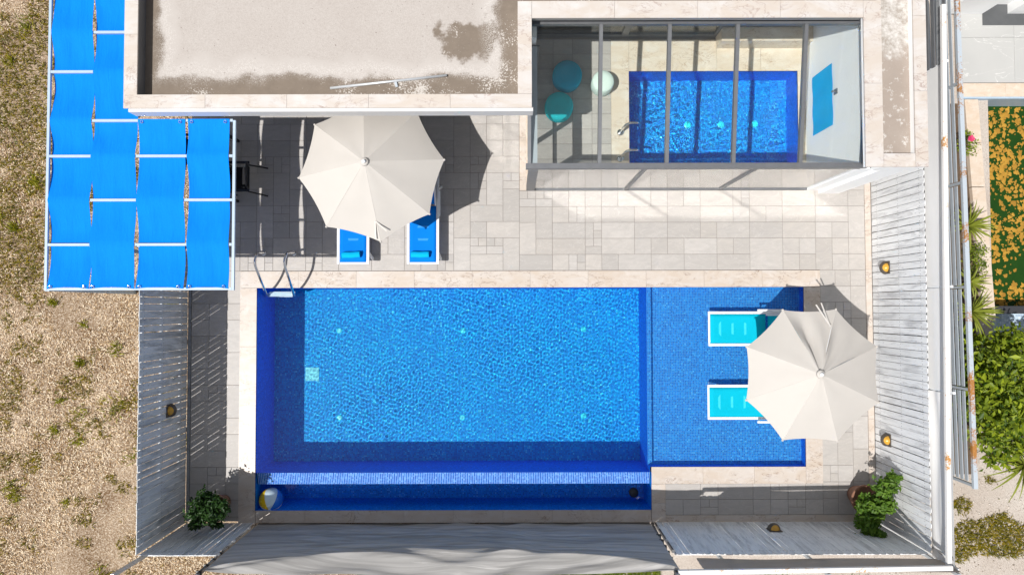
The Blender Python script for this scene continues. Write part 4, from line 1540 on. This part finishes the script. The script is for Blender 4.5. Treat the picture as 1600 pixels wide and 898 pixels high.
# ------------------------------------------------------------------ windbreak screens
def pole(px0, py0, px1, py1, ztop, label, rings=False, w=.055):
    a = W(px0, py0, GZ)
    c = W(px1, py1, ztop)
    t = thing('screen_pole', label, 'pole', a, 'grey poles of the windbreak')
    MB().bar((a.x, a.y, GZ - .2), (c.x, c.y, ztop), w, w).build('shaft', M_ALU_L if not rings else M_ALU, t)
    if rings:
        k = 7
        for i in range(k):
            p_ = Vector((a.x, a.y, 0)).lerp(Vector((c.x, c.y, ztop)), .25 + .7 * i / (k - 1))
            box(p_.x - .045, p_.x + .045, p_.y - .045, p_.y + .045, p_.z - .02, p_.z + .02).build('clip', M_BLACK, t)
    return t


pole(293, 828, 175, 899, 2.65, 'grey pole at the corner of the left and bottom fences')
pole(394, 821, 306, 900, 2.55, 'dark pole with clips at the left end of the bottom windbreak', True)
pole(1019, 818, 1060, 899, 2.55, 'dark pole with clips at the right end of the bottom windbreak', True)

YSC = YB_FEN - .055
sx0, sx1 = X(401, 0, 818), X(1017, 0, 818)
SH = 2.42


def scr(u, v):
    x = sx0 + (sx1 - sx0) * u
    e = math.sin(math.pi * min(1, max(0, u))) ** .55
    zt = 2.42 - .25 * e                       # top hem, sagging in the middle
    zr_ = 2.40 - .50 * e                      # crease above which the cloth falls outwards
    if v < .72:
        t = v / .72
        z = -.35 + (zr_ + .35) * t
        y = YSC + .16 * e * max(0.0, (z / zr_)) ** 1.6
    else:
        t = (v - .72) / .28
        z = zr_ + (zt - zr_) * t
        y = YSC + .16 * e - .36 * e * t + .02 * math.sin(x * 3 + 5 * t) * math.sin(math.pi * t)
    low = max(0.0, 1 - v / .74)
    y += (.024 * math.sin(z * 27 + 2.4 * math.sin(x * 1.7) + x * 1.3) + 0.006 * math.sin(z * 44 + 3 * math.sin(x * 2.3))) * e * min(1, v * 6)
    y += .010 * math.sin((x * .9 + z) * 9.0 + 2 * math.sin(x * 1.1)) * e * low
    y += .012 * math.sin((x * .5 - z) * 6.0 + 1.5 * math.sin(x)) * e
    return (x, y, z)


sc = MB().grid(scr, 200, 120).build('windbreak', M_SCREEN, None, True, solid=.003)
tag(sc, 'billowing grey fabric windbreak below the overflow basin', 'windbreak')
sb = thing('windbreak', 'low brownish fabric windbreak with white top rail behind the bottom right fence', 'windbreak', (X(1055, 0, 818), YB_FEN - .15, GZ))
x0_, x1_ = X(1050, 0, 818), X(1487, 2.4, 880)
ra, rb_ = W(1060, 893.5, 2.5), W(1487.5, 886.5, 2.5)
yo = (ra.y + rb_.y) / 2 - .045


def scr2(u, v):
    x = x0_ + (XR_FEN + .12 - x0_) * u
    z = 1.85 + .62 * v
    return (x, yo + .012 * math.sin(x * 2.3) + .03 * math.sin(math.pi * v) * math.sin(x * 1.1) + .006 * math.sin(z * 40 + x * 3), z)


MB().grid(scr2, 60, 12).build('fabric', mat_cloth('brown_net', (0.44, .41, .38), .40, (.5, .45, .4), 200, .12), sb, True, solid=.003)
MB().bar((ra.x, ra.y, 2.50), (rb_.x, rb_.y, 2.50), .075, .06).build('top_rail', M_RUSTW, sb)
for x in (x0_ + .5, (x0_ + XR_FEN) / 2, XR_FEN + .1):
    MB().box(x - .025, x + .025, yo - .09, yo - .04, GZ - .1, 2.46).build('post', M_ALU_L, sb)

sr = thing('windbreak', 'tall pale grey sheet windbreak with rusty white top rail beyond the right fence', 'windbreak', (XR_FEN + .1, 0, GZ))
xo = XR_FEN + .085


def panel(py0, py1, wr, name='sheet'):
    y0_, y1_ = Y(py0, 2.1, 1462), Y(py1, 2.1, 1462)

    def fn(u, v):
        y = y0_ + (y1_ - y0_) * u
        z = 1.72 + .62 * v
        return (xo + wr * (.03 * math.sin(y * 2.1) * math.sin(math.pi * v) + .012 * math.sin(z * 22 + y * .9)) + .02 * v, y, z)
    MB().grid(fn, 30, 12).build(name, M_SHEET, sr, wr > .2, solid=.004)


panel(106, 446.5, .05)
panel(450, 609, .10)
panel(613, 882, 1.0)
ta, tb_ = W(1473.5, 8, 2.43), W(1482.5, 888, 2.43)
MB().bar((ta.x, ta.y, 2.43), (tb_.x, tb_.y + .05, 2.43), .072, .06).build('top_rail', M_RUSTW, sr)
for yy in (103.5, 448.3, 611, 880):
    y = Y(yy, 2.1, 1462)
    MB().box(xo + .026, xo + .066, y - .02, y + .02, GZ - .1, 2.37).build('post', M_WPAINT, sr)
for k, zz in enumerate((1.70, 1.85, 2.0, 2.15, 2.28)):
    a_, c_ = Y(104, 2.1, 1462), Y(-60, 2.1, 1462)
    MB().box(xo - .03 + .012 * k, xo - .01 + .012 * k, a_, c_, zz, zz + .09).build('slat', M_ALU if k != 3 else M_PLANK, sr)
corner = thing('corner_flap', 'loose grey fabric flap closing the bottom right windbreak corner', 'fabric flap', (xo, yo, 1.7))
MB().grid(lambda u, v: (xo - .02 + .10 * u + .02 * v, yo + .17 - .24 * u + .01 * math.sin(v * 9), 1.72 + .60 * v - .05 * u), 8, 8).build('fabric', M_SCREEN, corner, True, solid=.003)

# ------------------------------------------------------------------ slatted metal fence of the neighbours
sf = thing('slat_fence', 'grey horizontal slat metal fence with rusty top edge beyond the windbreak', 'fence', (8.0, 0, GZ))
ftop = [W(1495, 0, 2.0), W(1523.5, 763, 2.0)]
N_S = 14
fd = (ftop[1] - ftop[0]).normalized()
fn_ = Vector((-fd.y, fd.x, 0))
for (py0, py1) in ((-30, 130), (133, 285), (292, 449), (455, 608), (615, 755)):
    def atp(py):
        t = (py - 0) / 763
        return ftop[0].lerp(ftop[1], t)
    a, c = atp(py0), atp(py1)
    for k in range(N_S):
        z = .12 + k * .128
        MB().bar((a.x, a.y, z), (c.x, c.y, z), .016, .078).build('slat', M_ALU_L, sf)
for py in (131.5, 288.5, 452, 611.5, 759):
    t = py / 763
    q = ftop[0].lerp(ftop[1], t)
    MB().bar((q.x, q.y, GZ - .1), (q.x, q.y, 1.965), .05, .045, (fd.x, fd.y, 0)).build('post', M_ALU_L, sf)
e0, e1 = ftop[0].lerp(ftop[1], -.04), ftop[0].lerp(ftop[1], 1.0)
MB().bar((e0.x, e0.y, 2.0), (e1.x, e1.y, 2.0), .075, .06).build('top_rail', M_RUSTG, sf)
MB().bar((e0.x, e0.y, .03), (e1.x, e1.y, .03), .04, .05).build('bottom_rail', M_ALU_L, sf)

# ------------------------------------------------------------------ neighbours' pool, terrace and house corner
M_NTILE = None
m = NT('grey_marble_tiles')
pz = m.pos((1, 1, 1), 1.0, R(35))
v_ = m.math('ABSOLUTE', m.math('SUBTRACT', m.noise(m.pos((1, 3.2, 1), 1.0, R(-28)), .8, 4, .5, 1.2), .5))
cc = m.mix(m.noise(pz, 1.4, 4), (0.40, 0.40, 0.39), (0.47, 0.465, 0.45))
cc = m.mix(m.range(v_, 0, .006, .75, 0), cc, (0.68, 0.67, 0.65))
M_NTILE = m.done(cc, .35)
nx0, nx1 = X(1497, 0, 70), X(1553, 0, 300)
nt = box(nx0, nx1 + 7, Y(131), Y(-80), GZ - .05, -.012).build('neighbour_terrace', M_GROUT)
struct(nt, 'grey marble terrace of the neighbouring house')
yy0, yy1 = Y(131), Y(-80)
for i in range(6):
    for j in range(3):
        xa = nx0 + i * 1.18
        ya = yy0 + (yy1 - yy0) * j / 3
        put_tile(nt, xa, xa + 1.18, ya, ya + (yy1 - yy0) / 3, M_NTILE, gap=.004)
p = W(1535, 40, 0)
dk = box(p.x, p.x + 3, p.y, W(1535, -40, 0).y, .002, .008).build('dark_area', plain('dark_grey', (.085, .088, .092), .6, var=.2))  # thin dark grey sheet laid flat over the terrace tiles
struct(dk, 'dark grey floor area beside the white neighbouring house')
nh = thing('neighbour_house', 'corner of a white neighbouring house at the top right', 'house', W(1498, 21, 0))
a, c = W(1494, 22, 0), W(1534.5, 20.5, 0)
box(a.x - .25, c.x, a.y, a.y + 3, 0, 3.0).build('wall', M_WHITE, nh)
a2 = W(1574, 22, 0)
wl = box(a2.x, a2.x + 3, a2.y, a2.y + 3, 0, 3.0).build('wall', M_WHITE, nh)
box(c.x + .003, a2.x - .003, W(1534, 7.5, 0).y, W(1534, 7.5, 0).y + 2, 0, 3.0).build('wall', M_WHITE, nh)
wf = box(a2.x + .45, a2.x + 1.4, a2.y - .03, a2.y - .003, .5, 1.9).build('window', M_BLACK, nh)
box(a2.x + .52, a2.x + 1.33, a2.y - .04, a2.y - .031, .57, 1.83).build('pane', M_CAP, wf)
box(a.x - .3, c.x + .06, a.y - .04, a.y + 3, 3.003, 3.08).build('roof_edge', plain('tan_tile', (.40, .29, .20), .8), nh)

# pool edge and ponds
row('neighbour_coping', 'travertine coping along the top of the green pond', nx0 + .02, nx1 + 6, Y(153), Y(132), .9, M_TRAV, -.6, .006)
# the left coping runs slightly askew
ka = [W(1507, 155, 0), W(1528, 155, 0), W(1556, 500, 0), W(1536, 500, 0)]
kb = thing('neighbour_coping', 'travertine coping along the left side of the green pond', 'coping', (ka[0].x, ka[3].y, 0))
for k in range(5):
    t0, t1 = k / 5 + .002, (k + 1) / 5 - .002
    MB().prism([ka[0].lerp(ka[3], t1), ka[1].lerp(ka[2], t1), ka[1].lerp(ka[2], t0), ka[0].lerp(ka[3], t0)], -.5, .003).build('slab', M_TRAV, kb)
soil = MB().prism([W(1487, 742, 0), W(1524, 742, 0), W(1530, 500, 0), W(1536, 500, 0), W(1508, 160, 0), W(1490, 160, 0)], GZ, GZ + .03).build('planting_bed', plain('dark_soil', (.10, .065, .04), .95, var=.5, scale=25, bump=.6))
struct(soil, 'dark soil bed between the slat fence and the travertine coping')
q0, q1 = W(1526, 153, 0), W(1556, 482, 0)
pw = MB().add([(q0.x, q0.y, -.55), (q0.x + 6, q0.y, -.55), (q0.x + 6, q1.y, -.55), (q0.x, q1.y, -.55)], [(3, 2, 1, 0)])
m = NT('green_pond')
gm = m.mix(m.noise(m.pos(), 4, 5, .6), (0.004, 0.030, 0.002), (0.014, 0.058, 0.004))
struct(pw.build('pond', m.done(gm, .6, spec=.2)), 'stagnant deep green pond of the neighbouring pool')
m = MB()
m.box(q0.x - .3, q0.x + 6, q0.y - .02, q0.y + .1, -.62, -.0)
struct(m.build('pond_wall', plain('pond_tiles', (.36, .46, .56), .5, var=.15, scale=18)), 'grey blue tiled wall at the top of the pond')
MB()
ba, bc = W(1553, 490, 0), W(1553, 478, 0)
struct(box(ba.x, ba.x + 6, ba.y, bc.y, -.6, -.05).build('pond_divider', plain('dark_divider', (.035, .035, .04), .5)), 'dark divider between the green pond and the pale pool')
pa, pc = W(1553, 531, -.25), W(1553, 489, -.25)
struct(MB().add([(pa.x, pa.y - 1.2, -.3), (pa.x + 6, pa.y - 1.2, -.3), (pa.x + 6, pc.y, -.3), (pa.x, pc.y, -.3)], [(0, 1, 2, 3)]).build(
    'pale_pool', mat_mosaic('pale_mosaic', [(0, (.36, .44, .52)), (.3, (.52, .62, .70)), (.7, (.70, .78, .84))], (.40, .50, .58), .05, .1)), 'pale mosaic floor of the next pool')
# floating ochre leaves
nb = 2600
cx = q0.x + .02 + rng.random(nb) * 2.2
cy = q1.y + .05 + rng.random(nb) * (q0.y - q1.y - .1)
cl = np.sin(cx * 3.1 + 1.7 * np.sin(cy * 2.3)) + np.sin(cy * 3.7 + 2.0 * np.sin(cx * 1.9))
keep = (cl + rng.random(nb) * 2.4 - .6) > 0
cx, cy = cx[keep], cy[keep]
vsl, fsl = [], []
for x, y in zip(cx, cy):
    r0 = .013 + .052 * rng.random() ** 2.0
    z = -.545 + rng.random() * .006
    k = 9
    b0 = len(vsl)
    for i in range(k):
        g = 2 * math.pi * i / k
        rr = r0 * (.40 + .95 * rng.random())
        vsl.append((x + rr * math.cos(g), y + rr * math.sin(g), z))
    vsl.append((x, y, z + .012))
    fsl += [(b0 + i, b0 + (i + 1) % k, b0 + k) for i in range(k)]
m = NT('ochre_algae')
ca = m.mix(m.geo.outputs['Random Per Island'], (.30, .15, .012), (.44, .24, .025))
ca = m.mix(m.range(m.noise(m.pos(), 50, 3, .7), .5, .7, 0, .6), ca, (.20, .11, .02))
stuff(fast('floating_algae', vsl, fsl, m.done(ca, .9)), 'ochre mats of algae floating on the green pond')

# ------------------------------------------------------------------ plants
def leaf_mesh(name, centers, size, mat, parent, up=.45, jit=.35, aspect=.5, outward=None):
    n = len(centers)
    centers = np.asarray(centers, float)
    nrm = rng.normal(size=(n, 3))
    nrm[:, 2] = np.abs(nrm[:, 2]) + up * 2
    if outward is not None:
        nrm += outward
    nrm /= np.linalg.norm(nrm, axis=1, keepdims=True)
    a = np.cross(nrm, rng.normal(size=(n, 3)))
    a /= np.linalg.norm(a, axis=1, keepdims=True)
    b = np.cross(nrm, a)
    sz = size * (1 + jit * rng.normal(size=(n, 1))).clip(.45, 1.8)
    L, Wd = sz, sz * aspect
    p0 = centers - a * L * .5
    p2 = centers + a * L * .5 - nrm * L * .12
    p1 = centers + b * Wd * .5 + nrm * L * .10
    p3 = centers - b * Wd * .5 + nrm * L * .10
    v = np.stack([p0, p1, p2, p3], 1).reshape(-1, 3)
    i = np.arange(n)[:, None] * 4
    q = np.concatenate([i + np.array([[0, 1, 2]]), i + np.array([[0, 2, 3]])], 1).reshape(-1, 3)
    return fast(name, v, q, mat, parent)


def blob_points(c, r, n, shell=.55):
    d = rng.normal(size=(n, 3))
    d /= np.linalg.norm(d, axis=1, keepdims=True)
    # leaves sit in sprigs at the twig ends, with gaps between the sprigs
    k = max(3, n // 22)
    d, r = d[:k], np.asarray(r)
    rad = (shell + (1 - shell) * rng.random((k, 1)) * 1.25) ** .8
    tips = np.asarray(c)[None, :] + d * rad * r[None, :]
    pick = rng.integers(0, k, n)
    return tips[pick] + rng.normal(size=(n, 3)) * (.17 * r.mean() + .012)


def potted(label, base, rim, h, lobes, leaf, mat, n):
    t = thing('potted_plant', label, 'potted plant', base, 'potted plants in the bottom corners')
    MB().lathe(base, [(rim * .62, 0), (rim * .80, h * .4), (rim * .93, h - .07), (rim * 1.06, h - .065), (rim * 1.08, h), (rim * .96, h), (rim * .92, h - .05)], 32).build('pot', M_TERRA, t, True)
    MB().lathe((base[0], base[1], base[2] + h - .075), [(rim * .9, -.02), (rim * .9, .0), (rim * .3, .02)], 24).build('soil', M_SOIL, t)
    top = Vector(base) + Vector((0, 0, h - .06))
    pts = []
    for c_, r_, share in lobes:
        c_ = Vector(c_)
        r_ = tuple(q_ * 1.2 for q_ in r_)
        mid = top.lerp(c_, .5) + Vector((random.uniform(-.05, .05), random.uniform(-.05, .05), .03))
        MB().tube([top, mid, c_], [.022, .015, .006], 7).build('stem', M_BARK, t, True)
        k = int(n * share)
        pts.append(blob_points(c_, r_, k, .35))
        for _ in range(5):
            e = Vector(c_) + Vector((random.uniform(-1, 1) * r_[0], random.uniform(-1, 1) * r_[1], random.uniform(-.3, 1) * r_[2])) * .8
            MB().tube([mid, c_.lerp(e, .4), e], [.01, .007, .003], 5).build('twig', M_BARK, t, True)
    leaf_mesh('foliage', np.concatenate(pts), leaf, mat, t)
    return t


pb = W(350, 783, 0)
potted('dark leafy shrub in a terracotta pot in the shaded left corner', (pb.x, pb.y, 0), .23, .42,
       [(W(338, 792, .85), (.19, .17, .22), .30), (W(316, 797, .85), (.20, .20, .22), .34), (W(322, 778, .75), (.15, .10, .15), .14), (W(303, 818, .95), (.09, .08, .12), .10), (W(338, 812, .8), (.07, .10, .10), .09)],
       .075, M_LEAF_D, 3000)
pb = W(1336, 771, 0)
potted('bright green shrub in a terracotta pot in the right corner', (pb.x, pb.y, 0), .27, .45,
       [(W(1357, 790, .85), (.22, .16, .14), .26), (W(1383, 762, 1.0), (.16, .12, .15), .20), (W(1396, 748, 1.0), (.09, .09, .10), .10), (W(1388, 790, 1.0), (.10, .09, .10), .13),
        (W(1358, 815, .80), (.19, .13, .13), .17), (W(1366, 832, .85), (.12, .09, .12), .10)], .085, M_LEAF, 3200)


def bush(label, blobs, leaf, n, mat, base, name='bush'):
    t = thing(name, label, 'bush', base)
    pts = []
    tot = sum(b_[1][0] * b_[1][1] for b_ in blobs)
    for c_, r_ in blobs:
        k = int(n * r_[0] * r_[1] / tot)
        pts.append(blob_points(c_, r_, k, .5))
        MB().tube([base, Vector(base).lerp(Vector(c_), .6) + Vector((random.uniform(-.1, .1), random.uniform(-.1, .1), 0)), c_], [.035, .02, .008], 6).build('branch', M_BARK, t, True)
    P = np.concatenate(pts)
    P = P[P[:, 2] > GZ + .03]
    cut = int(len(P) * .62)
    P = rng.permutation(P)
    leaf_mesh('foliage', P[:cut], leaf, mat, t)
    leaf_mesh('new_growth', P[cut:] + np.array([0, 0, .04]), leaf * .62, mat, t)
    return t


bl = []
for px, py, z, r in [(1545, 555, .9, .42), (1580, 540, .8, .45), (1540, 600, 1.2, .42), (1580, 590, 1.3, .5), (1560, 640, 1.3, .5), (1598, 640, 1.3, .5),
                     (1540, 670, 1.0, .36), (1575, 690, 1.0, .42), (1610, 680, 1.0, .45), (1620, 600, 1.2, .5), (1635, 650, 1.2, .5), (1530, 525, .6, .25), (1612, 555, .9, .42), (1533, 640, .9, .25)]:
    c_ = W(px, py, z)
    bl.append(((c_.x, c_.y, z - .1), (r, r, r * .8)))
b0 = W(1560, 620, GZ)
bush('large bright green leafy bush beside the slat fence at the right edge', bl, .125, 7500, M_LEAF_Y, b0)


def yucca(label, px, py, z, n, L, spread=.35, name='yucca'):
    c_ = W(px, py, z)
    t = thing(name, label, 'yucca', (c_.x, c_.y, GZ), 'spiky yuccas at the right edge')
    MB().tube([(c_.x, c_.y, GZ), (c_.x, c_.y, z)], [.06, .045], 9).build('trunk', M_BARK, t)
    for k in range(n):
        az = k * 2.39996 + random.uniform(-.2, .2)
        el = R(8 + 62 * (k / n) + random.uniform(-8, 8))
        l = L * random.uniform(.75, 1.12)
        w_ = .022 * random.uniform(.8, 1.2)
        d0 = Vector((math.cos(az) * math.cos(el), math.sin(az) * math.cos(el), math.sin(el)))
        sd = Vector((-math.sin(az), math.cos(az), 0))
        vs = []
        for i in range(6):
            s_ = i / 5
            q_ = Vector((c_.x, c_.y, z - .03)) + d0 * l * s_ + Vector((0, 0, -.28 * l * s_ * s_ * math.cos(el)))
            ww = w_ * (1 - s_ ** 2.2) + .001
            vs += [q_ - sd * ww, q_ + Vector((0, 0, -.006)), q_ + sd * ww]
        fs = []
        for i in range(5):
            fs += [(i * 3, i * 3 + 1, i * 3 + 4, i * 3 + 3), (i * 3 + 1, i * 3 + 2, i * 3 + 5, i * 3 + 4)]
        MB().add(vs, fs).build('leaf', M_YUCCA, t)
    return t


yucca('small spiky yucca between the slat fence and the green pond', 1514, 352, .55, 44, .56)
yucca('spiky yucca near the dark pond divider', 1519, 487, .65, 50, .60)
yucca('small spiky yucca just above the one by the dark divider', 1517, 440, .40, 28, .44)
yucca('large spiky yucca on the pale gravel at the right edge', 1602, 727, .9, 60, .85)
c_ = W(1514, 226, .35)
rb = bush('small leafy rose bush with one pink flower beside the travertine coping', [((c_.x, c_.y, .3), (.14, .22, .2)), ((c_.x - .03, c_.y + .25, .25), (.09, .12, .12))], .05, 420, M_LEAF_Y, W(1510, 226, GZ), 'rose_bush')
f_ = W(1517, 216.5, .62)
fl = MB()
for k in range(14):
    g, tl_ = k * 2.4, .2 + .06 * k
    d_ = Vector((math.cos(g), math.sin(g), 0))
    s_ = Vector((-d_.y, d_.x, 0))
    r_ = .02 + .0035 * k
    o_ = f_ + d_ * r_ * .3 + Vector((0, 0, .03 - .002 * k))
    fl.add([o_ - s_ * r_, o_ + d_ * r_ + Vector((0, 0, .012)), o_ + s_ * r_, o_ - d_ * r_ * .4], [(0, 1, 2, 3)])
fl.build('flower', M_PETAL, rb)
c_ = W(1522, 408, .3)
bush('low yellowish leafy plant spilling over the travertine coping', [((c_.x, c_.y, .25), (.22, .35, .2)), ((c_.x + .15, c_.y + .1, .2), (.2, .28, .15))], .05, 700, M_LEAF_Y, W(1514, 408, GZ), 'low_plant')

# ------------------------------------------------------------------ dry grass, weeds and gravel
def vnoise(x, y, s, seed):
    r_ = np.random.default_rng(seed)
    g = r_.random((64, 64))
    xf, yf = x / s, y / s
    xi, yi = np.floor(xf).astype(int), np.floor(yf).astype(int)
    u, v = xf - xi, yf - yi
    u, v = u * u * (3 - 2 * u), v * v * (3 - 2 * v)

    def G(a_, b_):
        return g[a_ % 64, b_ % 64]
    return (G(xi, yi) * (1 - u) + G(xi + 1, yi) * u) * (1 - v) + (G(xi, yi + 1) * (1 - u) + G(xi + 1, yi + 1) * u) * v


def blades(name, x, y, L, wdt, el_lo, el_hi, mat, label, z=GZ):
    n = len(x)
    az = rng.random(n) * 2 * math.pi
    el = np.radians(el_lo + (el_hi - el_lo) * rng.random(n))
    ln = L * (.5 + rng.random(n))
    d = np.stack([np.cos(az) * np.cos(el), np.sin(az) * np.cos(el), np.sin(el)], 1)
    sd = np.stack([-np.sin(az), np.cos(az), np.zeros(n)], 1)
    p0 = np.stack([x, y, np.full(n, z + .002) + rng.random(n) * .012], 1)
    w_ = (wdt * (.6 + .8 * rng.random(n)))[:, None]
    p1 = p0 + d * ln[:, None] * .55 + np.array([0, 0, .3])[None, :] * ln[:, None] * .08
    p2 = p0 + d * ln[:, None] - np.array([0, 0, 1])[None, :] * ln[:, None] * .05
    v = np.stack([p0 - sd * w_, p0 + sd * w_, p1 + sd * w_ * .8, p1 - sd * w_ * .8, p2], 1).reshape(-1, 3)
    i = np.arange(n)[:, None] * 5
    tri = np.concatenate([i + np.array([[0, 1, 2]]), i + np.array([[0, 2, 3]]), i + np.array([[3, 2, 4]])], 1).reshape(-1, 3)
    return stuff(fast(name, v, tri, mat), label)


m = NT('straw')
cs = m.ramp(m.geo.outputs['Random Per Island'], [(0, (.085, .045, .016)), (.30, (.31, .185, .08)), (.58, (.63, .45, .27)), (.85, (.88, .75, .56))])
M_STRAW = m.done(cs, .8, spec=.2)
M_WEED = mat_leaf('weed', (.075, .095, .006), (.37, .26, .012), .2)
lx0, lx1, ly0, ly1 = -14.5, -6.76, -8.0, 8.6


def scatter(n, x0, x1, y0, y1):
    return x0 + rng.random(n) * (x1 - x0), y0 + rng.random(n) * (y1 - y0)


x, y = scatter(150000, lx0, lx1, ly0, ly1)
f = vnoise(x, y, 1.3, 1) * .6 + vnoise(x, y, .35, 2) * .4
k = f + .35 * (vnoise(x, y, 2.1, 21) - .5) + rng.random(len(f)) * .30 > .60
blades('dry_grass', x[k], y[k], .05, .0055, 2, 35, M_STRAW, 'dry straw coloured grass left of the pool fence')
x, y = scatter(120000, lx0, lx1, ly0, ly1)
f = vnoise(x, y, .75, 5) * .45 + vnoise(x, y, .22, 6) * .55
bias = np.where(y > W(0, 450, 0).y, .10, 0.0) + np.where(x < X(62), .10 + .14 * (y > 0), 0) + np.where((x > X(190)) & (y < 0), .05, 0)
k = f + bias + rng.random(len(f)) * .16 > .775
blades('weeds', x[k], y[k], .075, .008, 15, 75, M_WEED, 'olive green weeds in patches among the dry grass')
# separate tufts standing up from the straw
tx, ty = [], []
for _ in range(70):
    cx_, cy_ = lx0 + 2.5 + random.random() * (lx1 - lx0 - 2.6), ly0 + random.random() * (ly1 - ly0)
    n_ = random.randint(25, 80)
    r_ = random.uniform(.04, .12)
    tx.append(cx_ + rng.normal(size=n_) * r_)
    ty.append(cy_ + rng.normal(size=n_) * r_)
blades('weeds', np.concatenate(tx), np.concatenate(ty), .12, .008, 25, 80, mat_leaf('tuft', (.10, .14, .008), (.42, .38, .015), .25), 'yellow green tufts dotted over the dry ground')
x, y = scatter(16000, X(200), X(420), -8, YB_FEN - .2)
f = vnoise(x, y, .5, 15)
k = f + rng.random(len(f)) * .5 > .55
blades('dry_grass', x[k], y[k], .05, .0055, 2, 35, M_STRAW, 'dry grass below the bottom left fence')
# right-hand gravel with weeds, bottom strip
gx0, gx1, gy0, gy1 = 7.4, 12.5, -8.5, Y(705)
x, y = scatter(60000, gx0, gx1, gy0, gy1)
px_ = vnoise(x, y, .9, 8) * .55 + vnoise(x, y, .3, 9) * .45


def near(px, py, r):
    q_ = W(px, py, GZ)
    return np.exp(-((x - q_.x) ** 2 + ((y - q_.y) * 1.3) ** 2) / r ** 2)


msk = near(1500, 785, .28) + near(1545, 750, .22) + near(1515, 835, .45) + near(1560, 825, .4) + near(1575, 850, .35) + near(1600, 840, .35) + near(1497, 868, .2) + .8 * near(1562, 778, .10) + near(1535, 845, .3)
k = msk + (px_ - .5) * 1.1 + rng.random(len(x)) * .25 > .74
blades('weeds', x[k], y[k], .08, .008, 15, 75, M_WEED, 'olive green weeds in clumps on the pale gravel')
x, y = scatter(14000, 0, 7.4, -8.5, -5.55)
f = vnoise(x, y, .4, 12)
x2, y2 = scatter(9000, X(560), X(1030), Y(905), Y(886))
blades('weeds', np.concatenate([x[f > .5], x2]), np.concatenate([y[f > .5], y2]), .07, .005, 20, 80, M_LEAF_Y, 'green grass below the fabric windbreak')
# pebbles
x, y = scatter(5200, 7.35, 12.5, -8.5, Y(700))
n = len(x)
r_ = .006 + .016 * rng.random(n) ** 2.5
oc = np.array([(1, 0, 0), (0, 1, 0), (-1, 0, 0), (0, -1, 0), (0, 0, .7), (0, 0, -.5)])
v = np.stack([x, y, np.full(n, GZ + .004)], 1)[:, None, :] + oc[None] * r_[:, None, None] * (.7 + .6 * rng.random((n, 6, 1)))
tr = np.array([(0, 1, 4), (1, 2, 4), (2, 3, 4), (3, 0, 4), (1, 0, 5), (2, 1, 5), (3, 2, 5), (0, 3, 5)])
m = NT('pebbles')
cp = m.ramp(m.geo.outputs['Random Per Island'], [(0, (.22, .17, .13)), (.3, (.45, .38, .32)), (.7, (.66, .60, .54))])
M_PEB = m.done(cp, .9)
stuff(fast('gravel', v.reshape(-1, 3), (np.arange(n)[:, None, None] * 6 + tr[None]).reshape(-1, 3), M_PEB), 'loose pale gravel at the bottom right')

# ------------------------------------------------------------------ beach ball
q = W(423, 780.5, -.22)
ball = thing('beach_ball', 'inflated beach ball with yellow, white, blue and red segments floating in the basin', 'ball', (q.x, q.y, -.46))
BR = .245
rot = Matrix.Rotation(R(10), 3, 'Z') @ Matrix.Rotation(R(42), 3, 'X')
cols = [(.03, .20, .72), (.62, .76, .84), (.75, .50, .01), (.80, .80, .80), (.60, .06, .12), (.80, .80, .82)]
for k in range(6):
    def seg(u, v):
        g = 2 * math.pi * (k + u) / 6 - .35
        h_ = math.pi * (.03 + .94 * v) - math.pi / 2
        p_ = Vector((math.cos(h_) * math.cos(g), math.cos(h_) * math.sin(g), math.sin(h_))) * BR
        p_ = rot @ p_
        return (q.x + p_.x, q.y + p_.y, -.24 + p_.z)
    MB().grid(seg, 6, 16).build('segment', plain('ball_vinyl', cols[k], .25, var=.04), ball, True)
for sgn in (-1, 1):
    a_ = rot @ Vector((0, 0, sgn * BR))
    MB().lathe((q.x + a_.x, q.y + a_.y, -.24 + a_.z - .01), [(.03, 0), (.03, .014), (.012, .018)], 12).build('cap', M_WPAINT, ball)

# everything under water takes the light the ripples throw
for o in S.objects:
    if o.type == 'MESH':
        root = o
        while root.parent is not None:
            root = root.parent
        if o.name.startswith(('pool_floor', 'pool_wall', 'pool_shelf', 'floor_drain', 'pool_lamp', 'plunge_pool')) or root.name.startswith(('sun_lounger.002', 'sun_lounger.003', 'parasol.001', 'pool_ladder')):
            o.cycles.is_caustics_receiver = True
